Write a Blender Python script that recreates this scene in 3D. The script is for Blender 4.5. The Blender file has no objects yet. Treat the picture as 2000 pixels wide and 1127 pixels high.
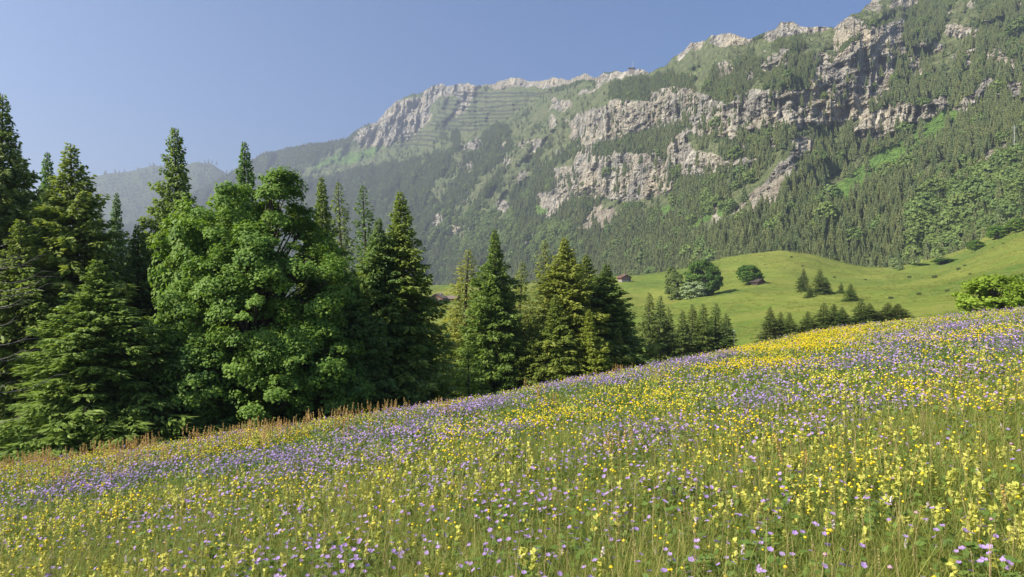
import bpy, math
import numpy as np
from mathutils import Vector

# ------------------------------------------------------------------ camera, sky, sun, exposure
sc = bpy.context.scene
COL = sc.collection
F, CU, CV = 1351.0, 1000.0, 563.5          # focal length and centre in photograph pixels (2000 x 1127)
cam_d = bpy.data.cameras.new('camera'); cam = bpy.data.objects.new('camera', cam_d); COL.objects.link(cam)
cam_d.sensor_width = 36.0; cam_d.lens = 36.0 * F / 2000.0
cam_d.clip_start = 0.05; cam_d.clip_end = 30000.0
cam.location = (0, 0, 0); cam.rotation_euler = (math.pi / 2, 0, 0)
sc.camera = cam
SUN_AZ, SUN_EL = math.radians(-113.0), math.radians(40.0)   # clockwise from the viewing direction
w = bpy.data.worlds.new('World'); sc.world = w; w.use_nodes = True
wn = w.node_tree
sky = wn.nodes.new('ShaderNodeTexSky'); sky.sky_type = 'NISHITA'; sky.sun_disc = False
sky.sun_elevation = SUN_EL; sky.sun_rotation = SUN_AZ % (2 * math.pi)
sky.altitude = 1300.0; sky.air_density = 1.0; sky.dust_density = 5.0; sky.ozone_density = 10.0
bg = wn.nodes['Background']; bg.inputs['Strength'].default_value = 0.080
wn.links.new(sky.outputs[0], bg.inputs['Color'])
sun_d = bpy.data.lights.new('sun', 'SUN'); sun_d.energy = 5.0; sun_d.angle = math.radians(0.6); sun_d.color = (1.0, 0.92, 0.78)
sun = bpy.data.objects.new('sun', sun_d); COL.objects.link(sun)
S = Vector((math.sin(SUN_AZ) * math.cos(SUN_EL), math.cos(SUN_AZ) * math.cos(SUN_EL), math.sin(SUN_EL)))
sun.rotation_euler = (-S).to_track_quat('-Z', 'Y').to_euler(); sun.location = S * 200
vs = sc.view_settings
vs.view_transform = 'Standard'; vs.look = 'None'; vs.gamma = 1.0; vs.exposure = 1.08; vs.use_curve_mapping = False
sc.render.engine = 'CYCLES'
sc.cycles.max_bounces = 6; sc.cycles.diffuse_bounces = 3; sc.cycles.glossy_bounces = 2
sc.cycles.transmission_bounces = 4; sc.cycles.volume_bounces = 0; sc.cycles.transparent_max_bounces = 8

RNG = np.random.default_rng(11)

# ------------------------------------------------------------------ helpers
def P(u, v, Y):
    return ((u - CU) / F * Y, Y, (CV - v) / F * Y)

def mesh_np(name, V, Fc, mats=(), attrs=None, smooth=False, matidx=None, face_attrs=None):
    V = np.ascontiguousarray(V, np.float32)
    if not isinstance(Fc, list): Fc = [Fc]
    Fc = [np.ascontiguousarray(f, np.int32) for f in Fc if len(f)]
    me = bpy.data.meshes.new(name)
    me.vertices.add(len(V)); me.vertices.foreach_set('co', V.ravel())
    nl = sum(f.size for f in Fc); nf = sum(len(f) for f in Fc)
    me.loops.add(nl); me.polygons.add(nf)
    me.loops.foreach_set('vertex_index', np.concatenate([f.ravel() for f in Fc]))
    tot = np.concatenate([np.full(len(f), f.shape[1], np.int32) for f in Fc])
    st = np.concatenate([[0], np.cumsum(tot)[:-1]]).astype(np.int32)
    me.polygons.foreach_set('loop_start', st); me.polygons.foreach_set('loop_total', tot)
    if matidx is not None: me.polygons.foreach_set('material_index', np.ascontiguousarray(matidx, np.int32))
    me.polygons.foreach_set('use_smooth', np.full(nf, smooth, bool))
    for m in mats: me.materials.append(m)
    for k, a in (attrs or {}).items():
        at = me.attributes.new(k, 'FLOAT', 'POINT'); at.data.foreach_set('value', np.ascontiguousarray(a, np.float32).ravel())
    for k, a in (face_attrs or {}).items():
        at = me.attributes.new(k, 'FLOAT', 'FACE'); at.data.foreach_set('value', np.ascontiguousarray(a, np.float32).ravel())
    me.update(calc_edges=True)
    return me

def obj(name, me, parent=None, **props):
    o = bpy.data.objects.new(name, me); COL.objects.link(o)
    if parent is not None: o.parent = parent
    for k, v in props.items(): o[k] = v
    return o

_T = np.random.default_rng(5).random((256, 256))
def vn(x, y, seed=0):
    x = np.asarray(x, float) + seed * 17.31; y = np.asarray(y, float) + seed * 7.77
    xi = np.floor(x).astype(int); yi = np.floor(y).astype(int); fx = x - xi; fy = y - yi
    fx = fx * fx * (3 - 2 * fx); fy = fy * fy * (3 - 2 * fy)
    a = _T[xi & 255, yi & 255]; b = _T[(xi + 1) & 255, yi & 255]; c = _T[xi & 255, (yi + 1) & 255]; d = _T[(xi + 1) & 255, (yi + 1) & 255]
    return (a * (1 - fx) + b * fx) * (1 - fy) + (c * (1 - fx) + d * fx) * fy
def fbm(x, y, o=4, seed=0):
    r = 0; a = 0.5; s = 0
    for i in range(o):
        r = r + a * vn(np.asarray(x) * 2 ** i, np.asarray(y) * 2 ** i, seed + i); s += a; a *= 0.5
    return r / s
def ridged(x, y, o=4, seed=0):
    r = 0; a = 0.5; s = 0
    for i in range(o):
        r = r + a * (1 - np.abs(2 * vn(np.asarray(x) * 2 ** i, np.asarray(y) * 2 ** i, seed + i) - 1)); s += a; a *= 0.5
    return r / s
def sstep(a, b, x):
    t = np.clip((x - a) / (b - a), 0, 1); return t * t * (3 - 2 * t)
def pip(u, v, poly):
    inside = np.zeros(np.shape(u), bool); n = len(poly)
    for i in range(n):
        (x0, y0), (x1, y1) = poly[i], poly[(i + 1) % n]
        if y0 == y1: continue
        c = ((y0 > v) != (y1 > v)) & (u < (x1 - x0) * (v - y0) / (y1 - y0) + x0)
        inside ^= c
    return inside
def blur(A, n, axis):
    k = np.ones(n) / n; pad = n // 2
    B = np.concatenate([np.repeat(np.take(A, [0], axis), pad, axis), A, np.repeat(np.take(A, [-1], axis), pad, axis)], axis)
    C = np.cumsum(np.concatenate([np.zeros_like(np.take(B, [0], axis)), B], axis), axis)
    m = A.shape[axis]
    return (np.take(C, range(n, n + m), axis) - np.take(C, range(0, m), axis)) / n

# ------------------------------------------------------------------ materials
def newmat(name):
    m = bpy.data.materials.new(name); m.use_nodes = True
    nt = m.node_tree; nt.nodes.clear()
    out = nt.nodes.new('ShaderNodeOutputMaterial')
    return m, nt, out
def nd(nt, t, props=None, **ins):
    n = nt.nodes.new('ShaderNode' + t)
    for k, v in (props or {}).items(): setattr(n, k, v)
    for k, v in ins.items():
        key = int(k[1:]) if k[0] == 'i' and k[1:].isdigit() else k.replace('_', ' ')
        s = n.inputs[key]
        if isinstance(v, bpy.types.NodeSocket): nt.links.new(v, s)
        else: s.default_value = v
    return n
def rgb(c): return (c[0], c[1], c[2], 1.0)
def mix(nt, fac, a, b, mode='MIX'):
    n = nt.nodes.new('ShaderNodeMix'); n.data_type = 'RGBA'; n.blend_type = mode
    for s, v in ((n.inputs[0], fac), (n.inputs[6], a), (n.inputs[7], b)):
        if isinstance(v, bpy.types.NodeSocket): nt.links.new(v, s)
        else: s.default_value = rgb(v) if isinstance(v, tuple) else v
    return n.outputs[2]
def math_(nt, op, a, b=0.0, clamp=False):
    n = nt.nodes.new('ShaderNodeMath'); n.operation = op; n.use_clamp = clamp
    for s, v in ((n.inputs[0], a), (n.inputs[1], b)):
        if isinstance(v, bpy.types.NodeSocket): nt.links.new(v, s)
        else: s.default_value = v
    return n.outputs[0]
def ramp(nt, fac, stops):
    n = nt.nodes.new('ShaderNodeValToRGB'); nt.links.new(fac, n.inputs[0])
    e = n.color_ramp.elements
    while len(e) < len(stops): e.new(0.5)
    for el, (p, c) in zip(e, stops): el.position = p; el.color = rgb(c) if len(c) == 3 else c
    return n.outputs[0]
def noise(nt, vec, scale, detail=4.0, rough=0.55):
    n = nd(nt, 'TexNoise', None, Scale=scale, Detail=detail, Roughness=rough)
    if vec is not None: nt.links.new(vec, n.inputs['Vector'])
    return n.outputs[0]

def foliage_mat(name, dark, light, trans=0.3, hue=0.15, gloss=0.25):
    m, nt, out = newmat(name)
    at = nd(nt, 'Attribute', {'attribute_name': 'rnd'}).outputs['Fac']
    oi = nd(nt, 'ObjectInfo')
    c = mix(nt, at, dark, light)
    f = math_(nt, 'MULTIPLY', oi.outputs['Random'], hue)
    c = mix(nt, f, c, tuple(min(1, x * k) for x, k in zip(light, (1.5, 1.15, 0.9))))
    c = mix(nt, 1.0, c, oi.outputs['Color'], 'MULTIPLY')
    p = nd(nt, 'BsdfPrincipled', None, Base_Color=c, Roughness=0.55)
    p.inputs['Specular IOR Level'].default_value = gloss
    t = nd(nt, 'BsdfTranslucent', None, Color=mix(nt, 1.0, c, (1.25, 1.25, 0.6), 'MULTIPLY'))
    s = nd(nt, 'MixShader', None, Fac=trans, i1=p.outputs[0], i2=t.outputs[0])
    nt.links.new(s.outputs[0], out.inputs['Surface'])
    return m
def plain_mat(name, a, b, scale=6.0, rough=0.8, bump=0.3, stretch=(1, 1, 1)):
    m, nt, out = newmat(name)
    tc = nd(nt, 'TexCoord').outputs['Object']
    mp = nd(nt, 'Mapping', None, Vector=tc, Scale=stretch).outputs[0]
    n = noise(nt, mp, scale, 5.0)
    c = ramp(nt, n, [(0.3, a), (0.7, b)])
    p = nd(nt, 'BsdfPrincipled', None, Base_Color=c, Roughness=rough)
    p.inputs['Specular IOR Level'].default_value = 0.2
    bp = nd(nt, 'Bump', None, Strength=bump, Distance=0.05, Height=n)
    nt.links.new(bp.outputs[0], p.inputs['Normal'])
    nt.links.new(p.outputs[0], out.inputs['Surface'])
    return m

M = {}
M['needle'] = foliage_mat('spruce_needles', (0.066, 0.116, 0.038), (0.200, 0.255, 0.074), 0.36, 0.2)
M['leaf'] = foliage_mat('maple_leaves', (0.075, 0.150, 0.026), (0.190, 0.290, 0.055), 0.38, 0.1)
M['farleaf'] = foliage_mat('distant_broadleaf', (0.08, 0.140, 0.036), (0.185, 0.265, 0.070), 0.3, 0.3)
M['farneedle'] = foliage_mat('distant_spruce_needles', (0.052, 0.086, 0.034), (0.155, 0.188, 0.070), 0.22, 0.3, 0.1)
M['paleleaf'] = foliage_mat('pale_blossom_leaves', (0.16, 0.24, 0.09), (0.34, 0.42, 0.22), 0.3, 0.1)
M['bark'] = plain_mat('bark', (0.045, 0.035, 0.028), (0.14, 0.115, 0.09), 9.0, 0.9, 0.6, (1, 1, 0.25))
M['deadwood'] = plain_mat('bare_grey_wood', (0.09, 0.082, 0.074), (0.20, 0.185, 0.17), 8.0, 0.9, 0.4)

# mountain: rock, turf and forest floor mixed by surface attributes
def mountain_mat():
    m, nt, out = newmat('mountain')
    pos = nd(nt, 'NewGeometry').outputs['Position']
    A = lambda k: nd(nt, 'Attribute', {'attribute_name': k}).outputs['Fac']
    mp = nd(nt, 'Mapping', None, Vector=pos, Scale=(0.055, 0.055, 0.008)).outputs[0]
    nv = noise(nt, mp, 1.0, 8.0, 0.65)
    mh = nd(nt, 'Mapping', None, Vector=pos, Scale=(0.004, 0.004, 0.06)).outputs[0]
    nh = noise(nt, mh, 1.0, 6.0, 0.6)
    nb = noise(nt, pos, 0.011, 6.0, 0.6)
    rock = ramp(nt, nv, [(0.32, (0.085, 0.083, 0.078)), (0.41, (0.23, 0.215, 0.185)), (0.55, (0.36, 0.338, 0.285)), (0.70, (0.50, 0.475, 0.41))])
    wp = nd(nt, 'VectorMath', {'operation': 'ADD'}, i0=nd(nt, 'Mapping', None, Vector=pos, Scale=(0.030, 0.030, 0.011)).outputs[0], i1=nd(nt, 'VectorMath', {'operation': 'SCALE'}, i0=nd(nt, 'TexNoise', None, Vector=pos, Scale=0.03, Detail=4.0).outputs[1], Scale=0.9).outputs[0]).outputs[0]
    vo = nd(nt, 'TexVoronoi', {'feature': 'DISTANCE_TO_EDGE'}, Vector=wp, Scale=1.0).outputs[0]
    wp2 = nd(nt, 'Mapping', None, Vector=wp, Scale=(2.6, 2.6, 3.4)).outputs[0]
    vo2 = nd(nt, 'TexVoronoi', {'feature': 'DISTANCE_TO_EDGE'}, Vector=wp2, Scale=1.0).outputs[0]
    crack = math_(nt, 'MULTIPLY', ramp(nt, vo, [(0.0, (0.35, 0.35, 0.35)), (0.06, (1, 1, 1))]), ramp(nt, vo2, [(0.0, (0.6, 0.6, 0.6)), (0.08, (1, 1, 1))]))
    rock = mix(nt, 1.0, rock, nd(nt, 'CombineColor', None, i0=crack, i1=crack, i2=crack).outputs[0], 'MULTIPLY')
    rock = mix(nt, 0.55, rock, ramp(nt, nh, [(0.38, (0.62, 0.63, 0.64)), (0.60, (1.12, 1.07, 0.97))]), 'MULTIPLY')
    rock = mix(nt, ramp(nt, nb, [(0.45, (0, 0, 0)), (0.7, (0.55, 0.55, 0.55))]), rock, (0.42, 0.35, 0.22))
    nf = noise(nt, pos, 0.05, 5.0, 0.65)
    turf = ramp(nt, nf, [(0.3, (0.068, 0.088, 0.036)), (0.5, (0.115, 0.138, 0.056)), (0.72, (0.175, 0.185, 0.088))])
    turf = mix(nt, ramp(nt, nb, [(0.5, (0, 0, 0)), (0.75, (0.7, 0.7, 0.7))]), turf, (0.16, 0.165, 0.085))
    lush = ramp(nt, nf, [(0.3, (0.075, 0.140, 0.030)), (0.7, (0.135, 0.220, 0.045))])
    floor = ramp(nt, nf, [(0.3, (0.040, 0.060, 0.020)), (0.7, (0.085, 0.110, 0.036))])
    scree = ramp(nt, nf, [(0.3, (0.17, 0.145, 0.11)), (0.7, (0.33, 0.29, 0.22))])
    def thr(a, lo=0.4, hi=0.6):
        x = math_(nt, 'ADD', A(a), math_(nt, 'MULTIPLY', math_(nt, 'SUBTRACT', nf, 0.5), 1.1))
        n = nd(nt, 'MapRange', None, Value=x); n.inputs[1].default_value = lo; n.inputs[2].default_value = hi
        return n.outputs[0]
    c = mix(nt, thr('grass'), floor, turf)
    c = mix(nt, thr('lush'), c, lush)
    c = mix(nt, thr('scree'), c, scree)
    c = mix(nt, thr('rock', 0.38, 0.55), c, rock)
    p = nd(nt, 'BsdfPrincipled', None, Base_Color=c, Roughness=0.9)
    p.inputs['Specular IOR Level'].default_value = 0.1
    h = math_(nt, 'ADD', math_(nt, 'ADD', nv, math_(nt, 'MULTIPLY', nh, 0.8)), math_(nt, 'MULTIPLY', crack, 0.5))
    b = nd(nt, 'Bump', None, Strength=0.9, Distance=14.0, Height=h)
    nt.links.new(b.outputs[0], p.inputs['Normal'])
    nt.links.new(p.outputs[0], out.inputs['Surface'])
    return m
M['mountain'] = mountain_mat()

def pasture_mat():
    m, nt, out = newmat('pasture_grass')
    pos = nd(nt, 'NewGeometry').outputs['Position']
    n1 = noise(nt, pos, 0.014, 5.0, 0.6)
    mp = nd(nt, 'Mapping', None, Vector=pos, Scale=(0.035, 0.22, 0.9)).outputs[0]
    n2 = noise(nt, mp, 1.0, 6.0, 0.7)
    n3 = noise(nt, pos, 0.9, 4.0, 0.7)
    c = ramp(nt, n1, [(0.38, (0.085, 0.150, 0.020)), (0.5, (0.150, 0.205, 0.028)), (0.62, (0.225, 0.240, 0.044))])
    c = mix(nt, ramp(nt, n2, [(0.38, (0.0, 0.0, 0.0)), (0.7, (0.75, 0.75, 0.75))]), c, (0.25, 0.235, 0.06))
    c = mix(nt, ramp(nt, n3, [(0.4, (0.3, 0.3, 0.3)), (0.75, (0, 0, 0))]), c, (0.07, 0.13, 0.02))
    p = nd(nt, 'BsdfPrincipled', None, Base_Color=c, Roughness=0.9)
    p.inputs['Specular IOR Level'].default_value = 0.1
    b = nd(nt, 'Bump', None, Strength=1.0, Distance=2.2, Height=n2)
    b2 = nd(nt, 'Bump', None, Strength=0.6, Distance=0.25, Height=n3, Normal=b.outputs[0])
    nt.links.new(b2.outputs[0], p.inputs['Normal'])
    nt.links.new(p.outputs[0], out.inputs['Surface'])
    return m
M['pasture'] = pasture_mat()
M['soil'] = plain_mat('meadow_soil', (0.035, 0.050, 0.014), (0.085, 0.105, 0.030), 5.0, 0.95, 0.4)

# ------------------------------------------------------------------ ground: near meadow slope and valley pasture
CREST = np.array([(-500, 960), (0, 893), (200, 876), (300, 864), (400, 850), (650, 815), (870, 773), (1000, 747), (1100, 725), (1300, 692), (1450, 664), (1600, 632), (1750, 620), (1900, 612), (2000, 606), (2500, 540)], float)
CREST[:, 1] += np.interp(CREST[:, 0], [0, 1000, 1600, 2000], [42, 46, 24, 12])
def crest_y(x, y):
    s = np.clip(x / np.maximum(y, 8.0), -1.1, 1.1); u = CU + s * F
    v = np.interp(u, CREST[:, 0], CREST[:, 1])
    rem = (CV - v) / F - 0.145 * s
    return np.clip(1.62 / np.maximum(-rem - 0.065, 0.02), 15.0, 40.0)
def near_z(x, y):
    d = np.maximum(0, y - crest_y(x, y))
    drop = np.where(d < 28, 0.007 * d * d, 0.007 * 28 * 28 + 0.392 * (d - 28))
    return -2.0 + 0.145 * x - 0.065 * y - drop + 0.10 * (fbm(x * 0.35, y * 0.35, 3, 3) - 0.5) * np.minimum(1, np.hypot(x, y) / 3)
ZU = np.array([-700, 0, 500, 850, 1050, 1230, 1400, 1530, 1700, 1850, 2000, 2700], float)
ZY = np.array([45, 60, 90, 130, 180, 250, 350, 450, 600, 760, 950], float)
ZT = np.array([
 [-22, -17, -14, -11.5, -10.5, -9.5, -8.3, -7.2, -6.2, -5.2, -4.4, 0],
 [-26, -20, -17, -15, -14, -12, -10.5, -9, -7, -6, -4.9, 2],
 [-34, -27, -23, -19, -17, -15, -12.5, -11, -9, -7, -5.2, 7],
 [-38, -31, -27, -22, -19, -16.5, -13.5, -11.5, -8.5, -6, -2.8, 14],
 [-38, -32, -27, -21, -19, -16, -12.8, -10, -6.3, -4.3, 0, 22],
 [-36, -30, -25, -17, -16, -13.5, -11, -6.5, -4.5, -2, 7, 36],
 [-34, -28, -21, -10, -10, -8, -6.5, -1.5, -1.5, 3.5, 19, 55],
 [-32, -26, -16, -2.5, -3, 2.5, 5, 14, 6, 12, 40, 84],
 [-34, -26, -12, 6, 6, 12, 24, 46, 17, 25, 67, 115],
 [-60, -50, -36, -18, -16, -8, 6, 14, 10, 18, 70, 130],
 [-90, -80, -70, -50, -46, -36, -20, -10, -10, -4, 60, 130]], float)
gu = np.linspace(-700, 2700, 171); gl = np.linspace(math.log(45), math.log(950), 120)
_t = np.array([np.interp(gl, np.log(ZY), ZT[:, j]) for j in range(len(ZU))])
GT = np.array([np.interp(gu, ZU, _t[:, k]) for k in range(len(gl))])          # [lnY, u]
for _ in range(2): GT = blur(blur(GT, 7, 0), 7, 1)
def bil(T, fy, fx):
    fy = np.clip(fy, 0, T.shape[0] - 1.001); fx = np.clip(fx, 0, T.shape[1] - 1.001)
    i = fy.astype(int); j = fx.astype(int); a = fy - i; b = fx - j
    return (T[i, j] * (1 - b) + T[i, j + 1] * b) * (1 - a) + (T[i + 1, j] * (1 - b) + T[i + 1, j + 1] * b) * a
def ground_z(x, y):
    x = np.asarray(x, float); y = np.asarray(y, float); yy = np.maximum(y, 5.0)
    u = CU + x / yy * F
    zv = bil(GT, (np.log(np.maximum(yy, 45)) - gl[0]) / (gl[1] - gl[0]), (u - gu[0]) / (gu[1] - gu[0]))
    und = (fbm(x * 0.018, y * 0.018, 4, 9) - 0.5) * 9.0 + (fbm(x * 0.07, y * 0.07, 4, 21) - 0.5) * 3.0
    zv = zv + und * sstep(130, 300, yy)
    k = sstep(34, 80, yy)
    return near_z(x, y) * (1 - k) + zv * k
def gz(x, y): return float(ground_z(np.array([x]), np.array([y]))[0])

def grid_faces(nr, nc):
    i = np.arange(nr - 1)[:, None] * nc + np.arange(nc - 1)[None, :]
    return np.stack([i, i + 1, i + 1 + nc, i + nc], -1).reshape(-1, 4)
xs = np.sinh(np.linspace(-4.2, 4.2, 241)) * 4.6; ys = np.concatenate([np.linspace(-120, -10, 12)[:-1], np.linspace(-10, 44, 110)])
X, Y = np.meshgrid(xs, ys); Z = ground_z(X, Y)
me = mesh_np('meadow_ground', np.stack([X, Y, Z], -1).reshape(-1, 3), grid_faces(*X.shape), [M['soil']], smooth=True)
obj('meadow_ground', me, kind='structure', label='sloping alpine meadow ground under the wildflowers')
uu = np.linspace(-700, 2700, 420); yy = np.geomspace(44, 950, 300)
U, Y = np.meshgrid(uu, yy); X = (U - CU) / F * Y
me = mesh_np('pasture', np.stack([X, Y, ground_z(X, Y)], -1).reshape(-1, 3), grid_faces(*X.shape), [M['pasture']], smooth=True)
obj('pasture', me, kind='structure', label='rolling mown green pasture between meadow and forest')

# ------------------------------------------------------------------ mountain
RIDGE = np.array([(-520, 610), (0, 520), (300, 420), (430, 347), (475, 322), (515, 300), (560, 290), (600, 282), (640, 278), (680, 270), (700, 252), (722, 242), (735, 240), (750, 220), (770, 200), (800, 185), (830, 178), (845, 166), (862, 163), (872, 171), (882, 166), (900, 161), (930, 166), (965, 164), (990, 153), (1010, 152), (1040, 160), (1065, 156), (1080, 151), (1110, 156), (1130, 147), (1145, 143), (1165, 153), (1180, 143), (1200, 137), (1225, 141), (1245, 136), (1270, 140), (1300, 128), (1315, 112), (1340, 95), (1350, 83), (1375, 82), (1390, 70), (1410, 65), (1440, 68), (1460, 76), (1480, 69), (1515, 58), (1525, 42), (1545, 42), (1560, 50), (1580, 54), (1600, 52), (1630, 53), (1650, 38), (1660, 30), (1680, 22), (1700, 5), (1720, -20), (1760, -50), (1850, -90), (2000, -150), (2520, -300)], float)
VE = np.array([(-520, 640), (0, 600), (500, 580), (850, 557), (1050, 553), (1230, 543), (1300, 533), (1400, 520), (1450, 508), (1530, 496), (1570, 506), (1620, 522), (1700, 529), (1770, 531), (1850, 524), (1900, 495), (1950, 466), (2000, 440), (2520, 180)], float)
YB = np.array([(-520, 3000), (0, 2800), (500, 2400), (850, 1750), (1050, 1350), (1230, 960), (1400, 680), (1530, 600), (1700, 590), (1850, 550), (2000, 560), (2520, 540)], float)
CB = np.array([(-520, 1.2), (500, 1.3), (850, 1.5), (1250, 1.7), (1530, 1.6), (2000, 1.3), (2520, 1.2)], float)
ROCK = [
 [(1127, 234), (1190, 203), (1280, 207), (1311, 211), (1307, 243), (1235, 256), (1167, 279), (1131, 265)],
 [(1388, 203), (1410, 198), (1442, 225), (1433, 270), (1379, 252)],
 [(1460, 193), (1482, 180), (1550, 180), (1604, 180), (1653, 144), (1698, 130), (1730, 148), (1716, 180), (1671, 220), (1617, 234), (1527, 238), (1487, 252), (1455, 243)],
 [(1626, 50), (1662, 32), (1703, 54), (1766, 40), (1761, 90), (1730, 135), (1685, 130), (1662, 117), (1685, 77), (1653, 68), (1626, 103)],
 [(1090, 333), (1154, 310), (1190, 315), (1199, 351), (1181, 382), (1136, 362), (1085, 370)],
 [(1197, 297), (1271, 306), (1302, 333), (1302, 369), (1248, 369), (1221, 387), (1208, 360)],
 [(1298, 288), (1330, 262), (1352, 306), (1370, 342), (1343, 348), (1311, 315)],
 [(1356, 297), (1415, 301), (1430, 324), (1379, 340)],
 [(1671, 252), (1730, 212), (1802, 203), (1820, 225), (1766, 250), (1703, 279)],
 [(1766, 95), (1790, 110), (1806, 150), (1775, 155)], [(1700, 60), (1768, 30), (1766, 95), (1735, 140), (1715, 120)],
 [(1847, 50), (1914, 54), (1910, 74), (1851, 74)], [(1860, 207), (1923, 166), (1940, 166), (1887, 214)],
 [(732, 248), (752, 218), (775, 205), (820, 196), (834, 230), (804, 258), (756, 278), (724, 276)],
 [(690, 268), (706, 248), (728, 243), (735, 262), (705, 278)],
 [(826, 186), (846, 164), (872, 162), (868, 180), (840, 200)],
 [(885, 165), (905, 158), (932, 165), (925, 182), (892, 184)],
 [(968, 166), (995, 150), (1040, 156), (1085, 150), (1145, 140), (1165, 152), (1130, 156), (1070, 166), (1010, 168), (975, 172)],
 [(1180, 145), (1205, 134), (1250, 132), (1270, 140), (1230, 148), (1185, 155)],
 [(1312, 115), (1345, 85), (1378, 80), (1360, 98), (1325, 120)],
 [(1382, 84), (1400, 62), (1450, 66), (1475, 80), (1440, 90), (1395, 90)],
 [(1475, 74), (1520, 50), (1528, 38), (1560, 44), (1600, 50), (1630, 52), (1600, 62), (1545, 70), (1500, 78)],
 [(1690, 20), (1712, -8), (1735, -10), (1715, 18)], [(1762, 10), (1800, -10), (1796, 14), (1770, 20)],
 [(1545, 270), (1565, 262), (1590, 280), (1560, 296)], [(1335, 232), (1360, 215), (1370, 235), (1350, 262)],
 [(1400, 132), (1420, 120), (1428, 140), (1405, 155)], [(1480, 128), (1530, 112), (1540, 128), (1490, 142)], [(1590, 112), (1612, 104), (1612, 125), (1595, 128)],
 [(1820, 90), (1850, 84), (1850, 96), (1830, 104)], [(1868, 110), (1900, 98), (1898, 120), (1880, 126)], [(1945, 110), (1965, 102), (1962, 122), (1948, 126)],
 [(1034, 268), (1056, 272), (1052, 290), (1036, 286)], [(968, 395), (992, 393), (990, 412), (970, 412)], [(1272, 175), (1330, 172), (1336, 186), (1280, 190)],
 [(1495, 262), (1520, 258), (1530, 275), (1505, 285)], [(908, 276), (922, 272), (926, 288), (912, 292)], [(1440, 310), (1480, 312), (1470, 338), (1445, 336)], [(1780, 210), (1840, 190), (1850, 210), (1800, 225)]]
ROCK += [[(1600, 130), (1690, 60), (1770, 40), (1765, 100), (1735, 150), (1700, 190), (1640, 225), (1600, 230), (1580, 190)], [(1440, 190), (1470, 178), (1600, 185), (1600, 235), (1500, 250), (1450, 245)], [(1270, 185), (1340, 170), (1380, 190), (1380, 215), (1320, 240), (1300, 215)], [(1200, 300), (1300, 320), (1306, 372), (1222, 390)], [(1085, 335), (1150, 318), (1195, 340), (1190, 385), (1110, 375)]]
def grow(p, k=1.16):
    p = np.array(p, float); c = p.mean(0); return [tuple(q) for q in c + (p - c) * k]
ROCK = [grow(p) if min(q[1] for q in p) > 95 else p for p in ROCK]
PARK = [[(1290, 145), (1400, 90), (1640, 60), (1625, 175), (1460, 190), (1380, 205), (1300, 185)], [(1775, 10), (1970, -20), (1960, 140), (1800, 130)], [(1480, 250), (1620, 245), (1600, 320), (1470, 345)], [(1230, 260), (1360, 255), (1450, 290), (1440, 350), (1310, 300)], [(1000, 240), (1130, 200), (1120, 300), (1010, 300)], [(1640, 240), (1860, 190), (1850, 215), (1690, 300)]]
FOREST = [[(1185, 170), (1230, 152), (1300, 150), (1350, 150), (1365, 185), (1300, 195), (1195, 200)], [(1370, 190), (1395, 135), (1470, 118), (1480, 150), (1455, 185), (1400, 200)], [(1480, 130), (1560, 105), (1600, 115), (1640, 120), (1610, 172), (1500, 178)], [(1500, 88), (1560, 78), (1580, 92), (1520, 105)], [(1760, 60), (1800, -10), (1870, -20), (1845, 60), (1830, 100), (1790, 110)], [(1900, 40), (1990, 0), (2000, 60), (1930, 120), (1860, 160)], [(1200, 262), (1280, 258), (1330, 250), (1300, 285), (1220, 295)], [(1300, 225), (1345, 190), (1370, 200), (1375, 250), (1330, 262)], [(1440, 265), (1520, 250), (1560, 290), (1450, 300)]]
SCREE = [[(1156, 414), (1212, 402), (1184, 450), (1126, 452)], [(1465, 385), (1540, 330), (1555, 335), (1500, 392), (1470, 412)], [(1440, 400), (1468, 392), (1448, 420), (1425, 424)]]
GRASS = [
 [(572, 346), (660, 290), (724, 276), (796, 258), (844, 250), (900, 282), (820, 310), (724, 324), (632, 344)],
 [(832, 242), (822, 200), (876, 166), (932, 160), (1068, 172), (1100, 180), (1010, 226), (940, 258), (900, 274), (876, 246)],
 [(1010, 238), (1080, 178), (1240, 140), (1290, 128), (1215, 165), (1180, 186), (1140, 218), (1060, 246)],
 [(735, 240), (770, 198), (830, 178), (850, 200), (832, 242)],
 [(1275, 142), (1330, 100), (1400, 84), (1445, 92), (1428, 112), (1385, 158), (1370, 182), (1350, 155), (1310, 145)],
 [(1440, 90), (1527, 66), (1640, 50), (1625, 90), (1550, 108), (1487, 100)],
 [(1685, 35), (1720, -20), (1790, -40), (1800, 18), (1739, 42)], [(1834, 40), (1901, 13), (1935, 27), (1910, 52)], [(1838, 75), (1880, 74), (1870, 95), (1840, 92)],
 [(1329, 448), (1388, 414), (1440, 370), (1496, 328), (1577, 246), (1604, 262), (1560, 340), (1480, 412), (1410, 446), (1343, 464)],
 [(866, 366), (882, 320), (897, 284), (910, 284), (896, 330), (880, 364)], [(915, 374), (950, 340), (990, 302), (1003, 306), (965, 348), (930, 376)], [(905, 344), (930, 300), (942, 298), (918, 348)],
 [(1000, 352), (1040, 318), (1050, 324), (1010, 362)], [(1240, 300), (1300, 270), (1330, 258), (1290, 290)], [(1090, 345), (1080, 320), (1150, 300), (1140, 318)]]
LUSH = [
 [(1592, 394), (1662, 336), (1730, 293), (1802, 248), (1856, 208), (1872, 236), (1790, 304), (1700, 366), (1630, 408)],
 [(1030, 412), (1062, 384), (1104, 376), (1096, 402), (1052, 424)], [(1329, 448), (1388, 414), (1420, 395), (1410, 420), (1343, 454)],
 [(600, 335), (660, 300), (724, 288), (780, 270), (720, 306), (640, 326)], [(1290, 410), (1330, 395), (1330, 410), (1300, 420)]]
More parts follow.
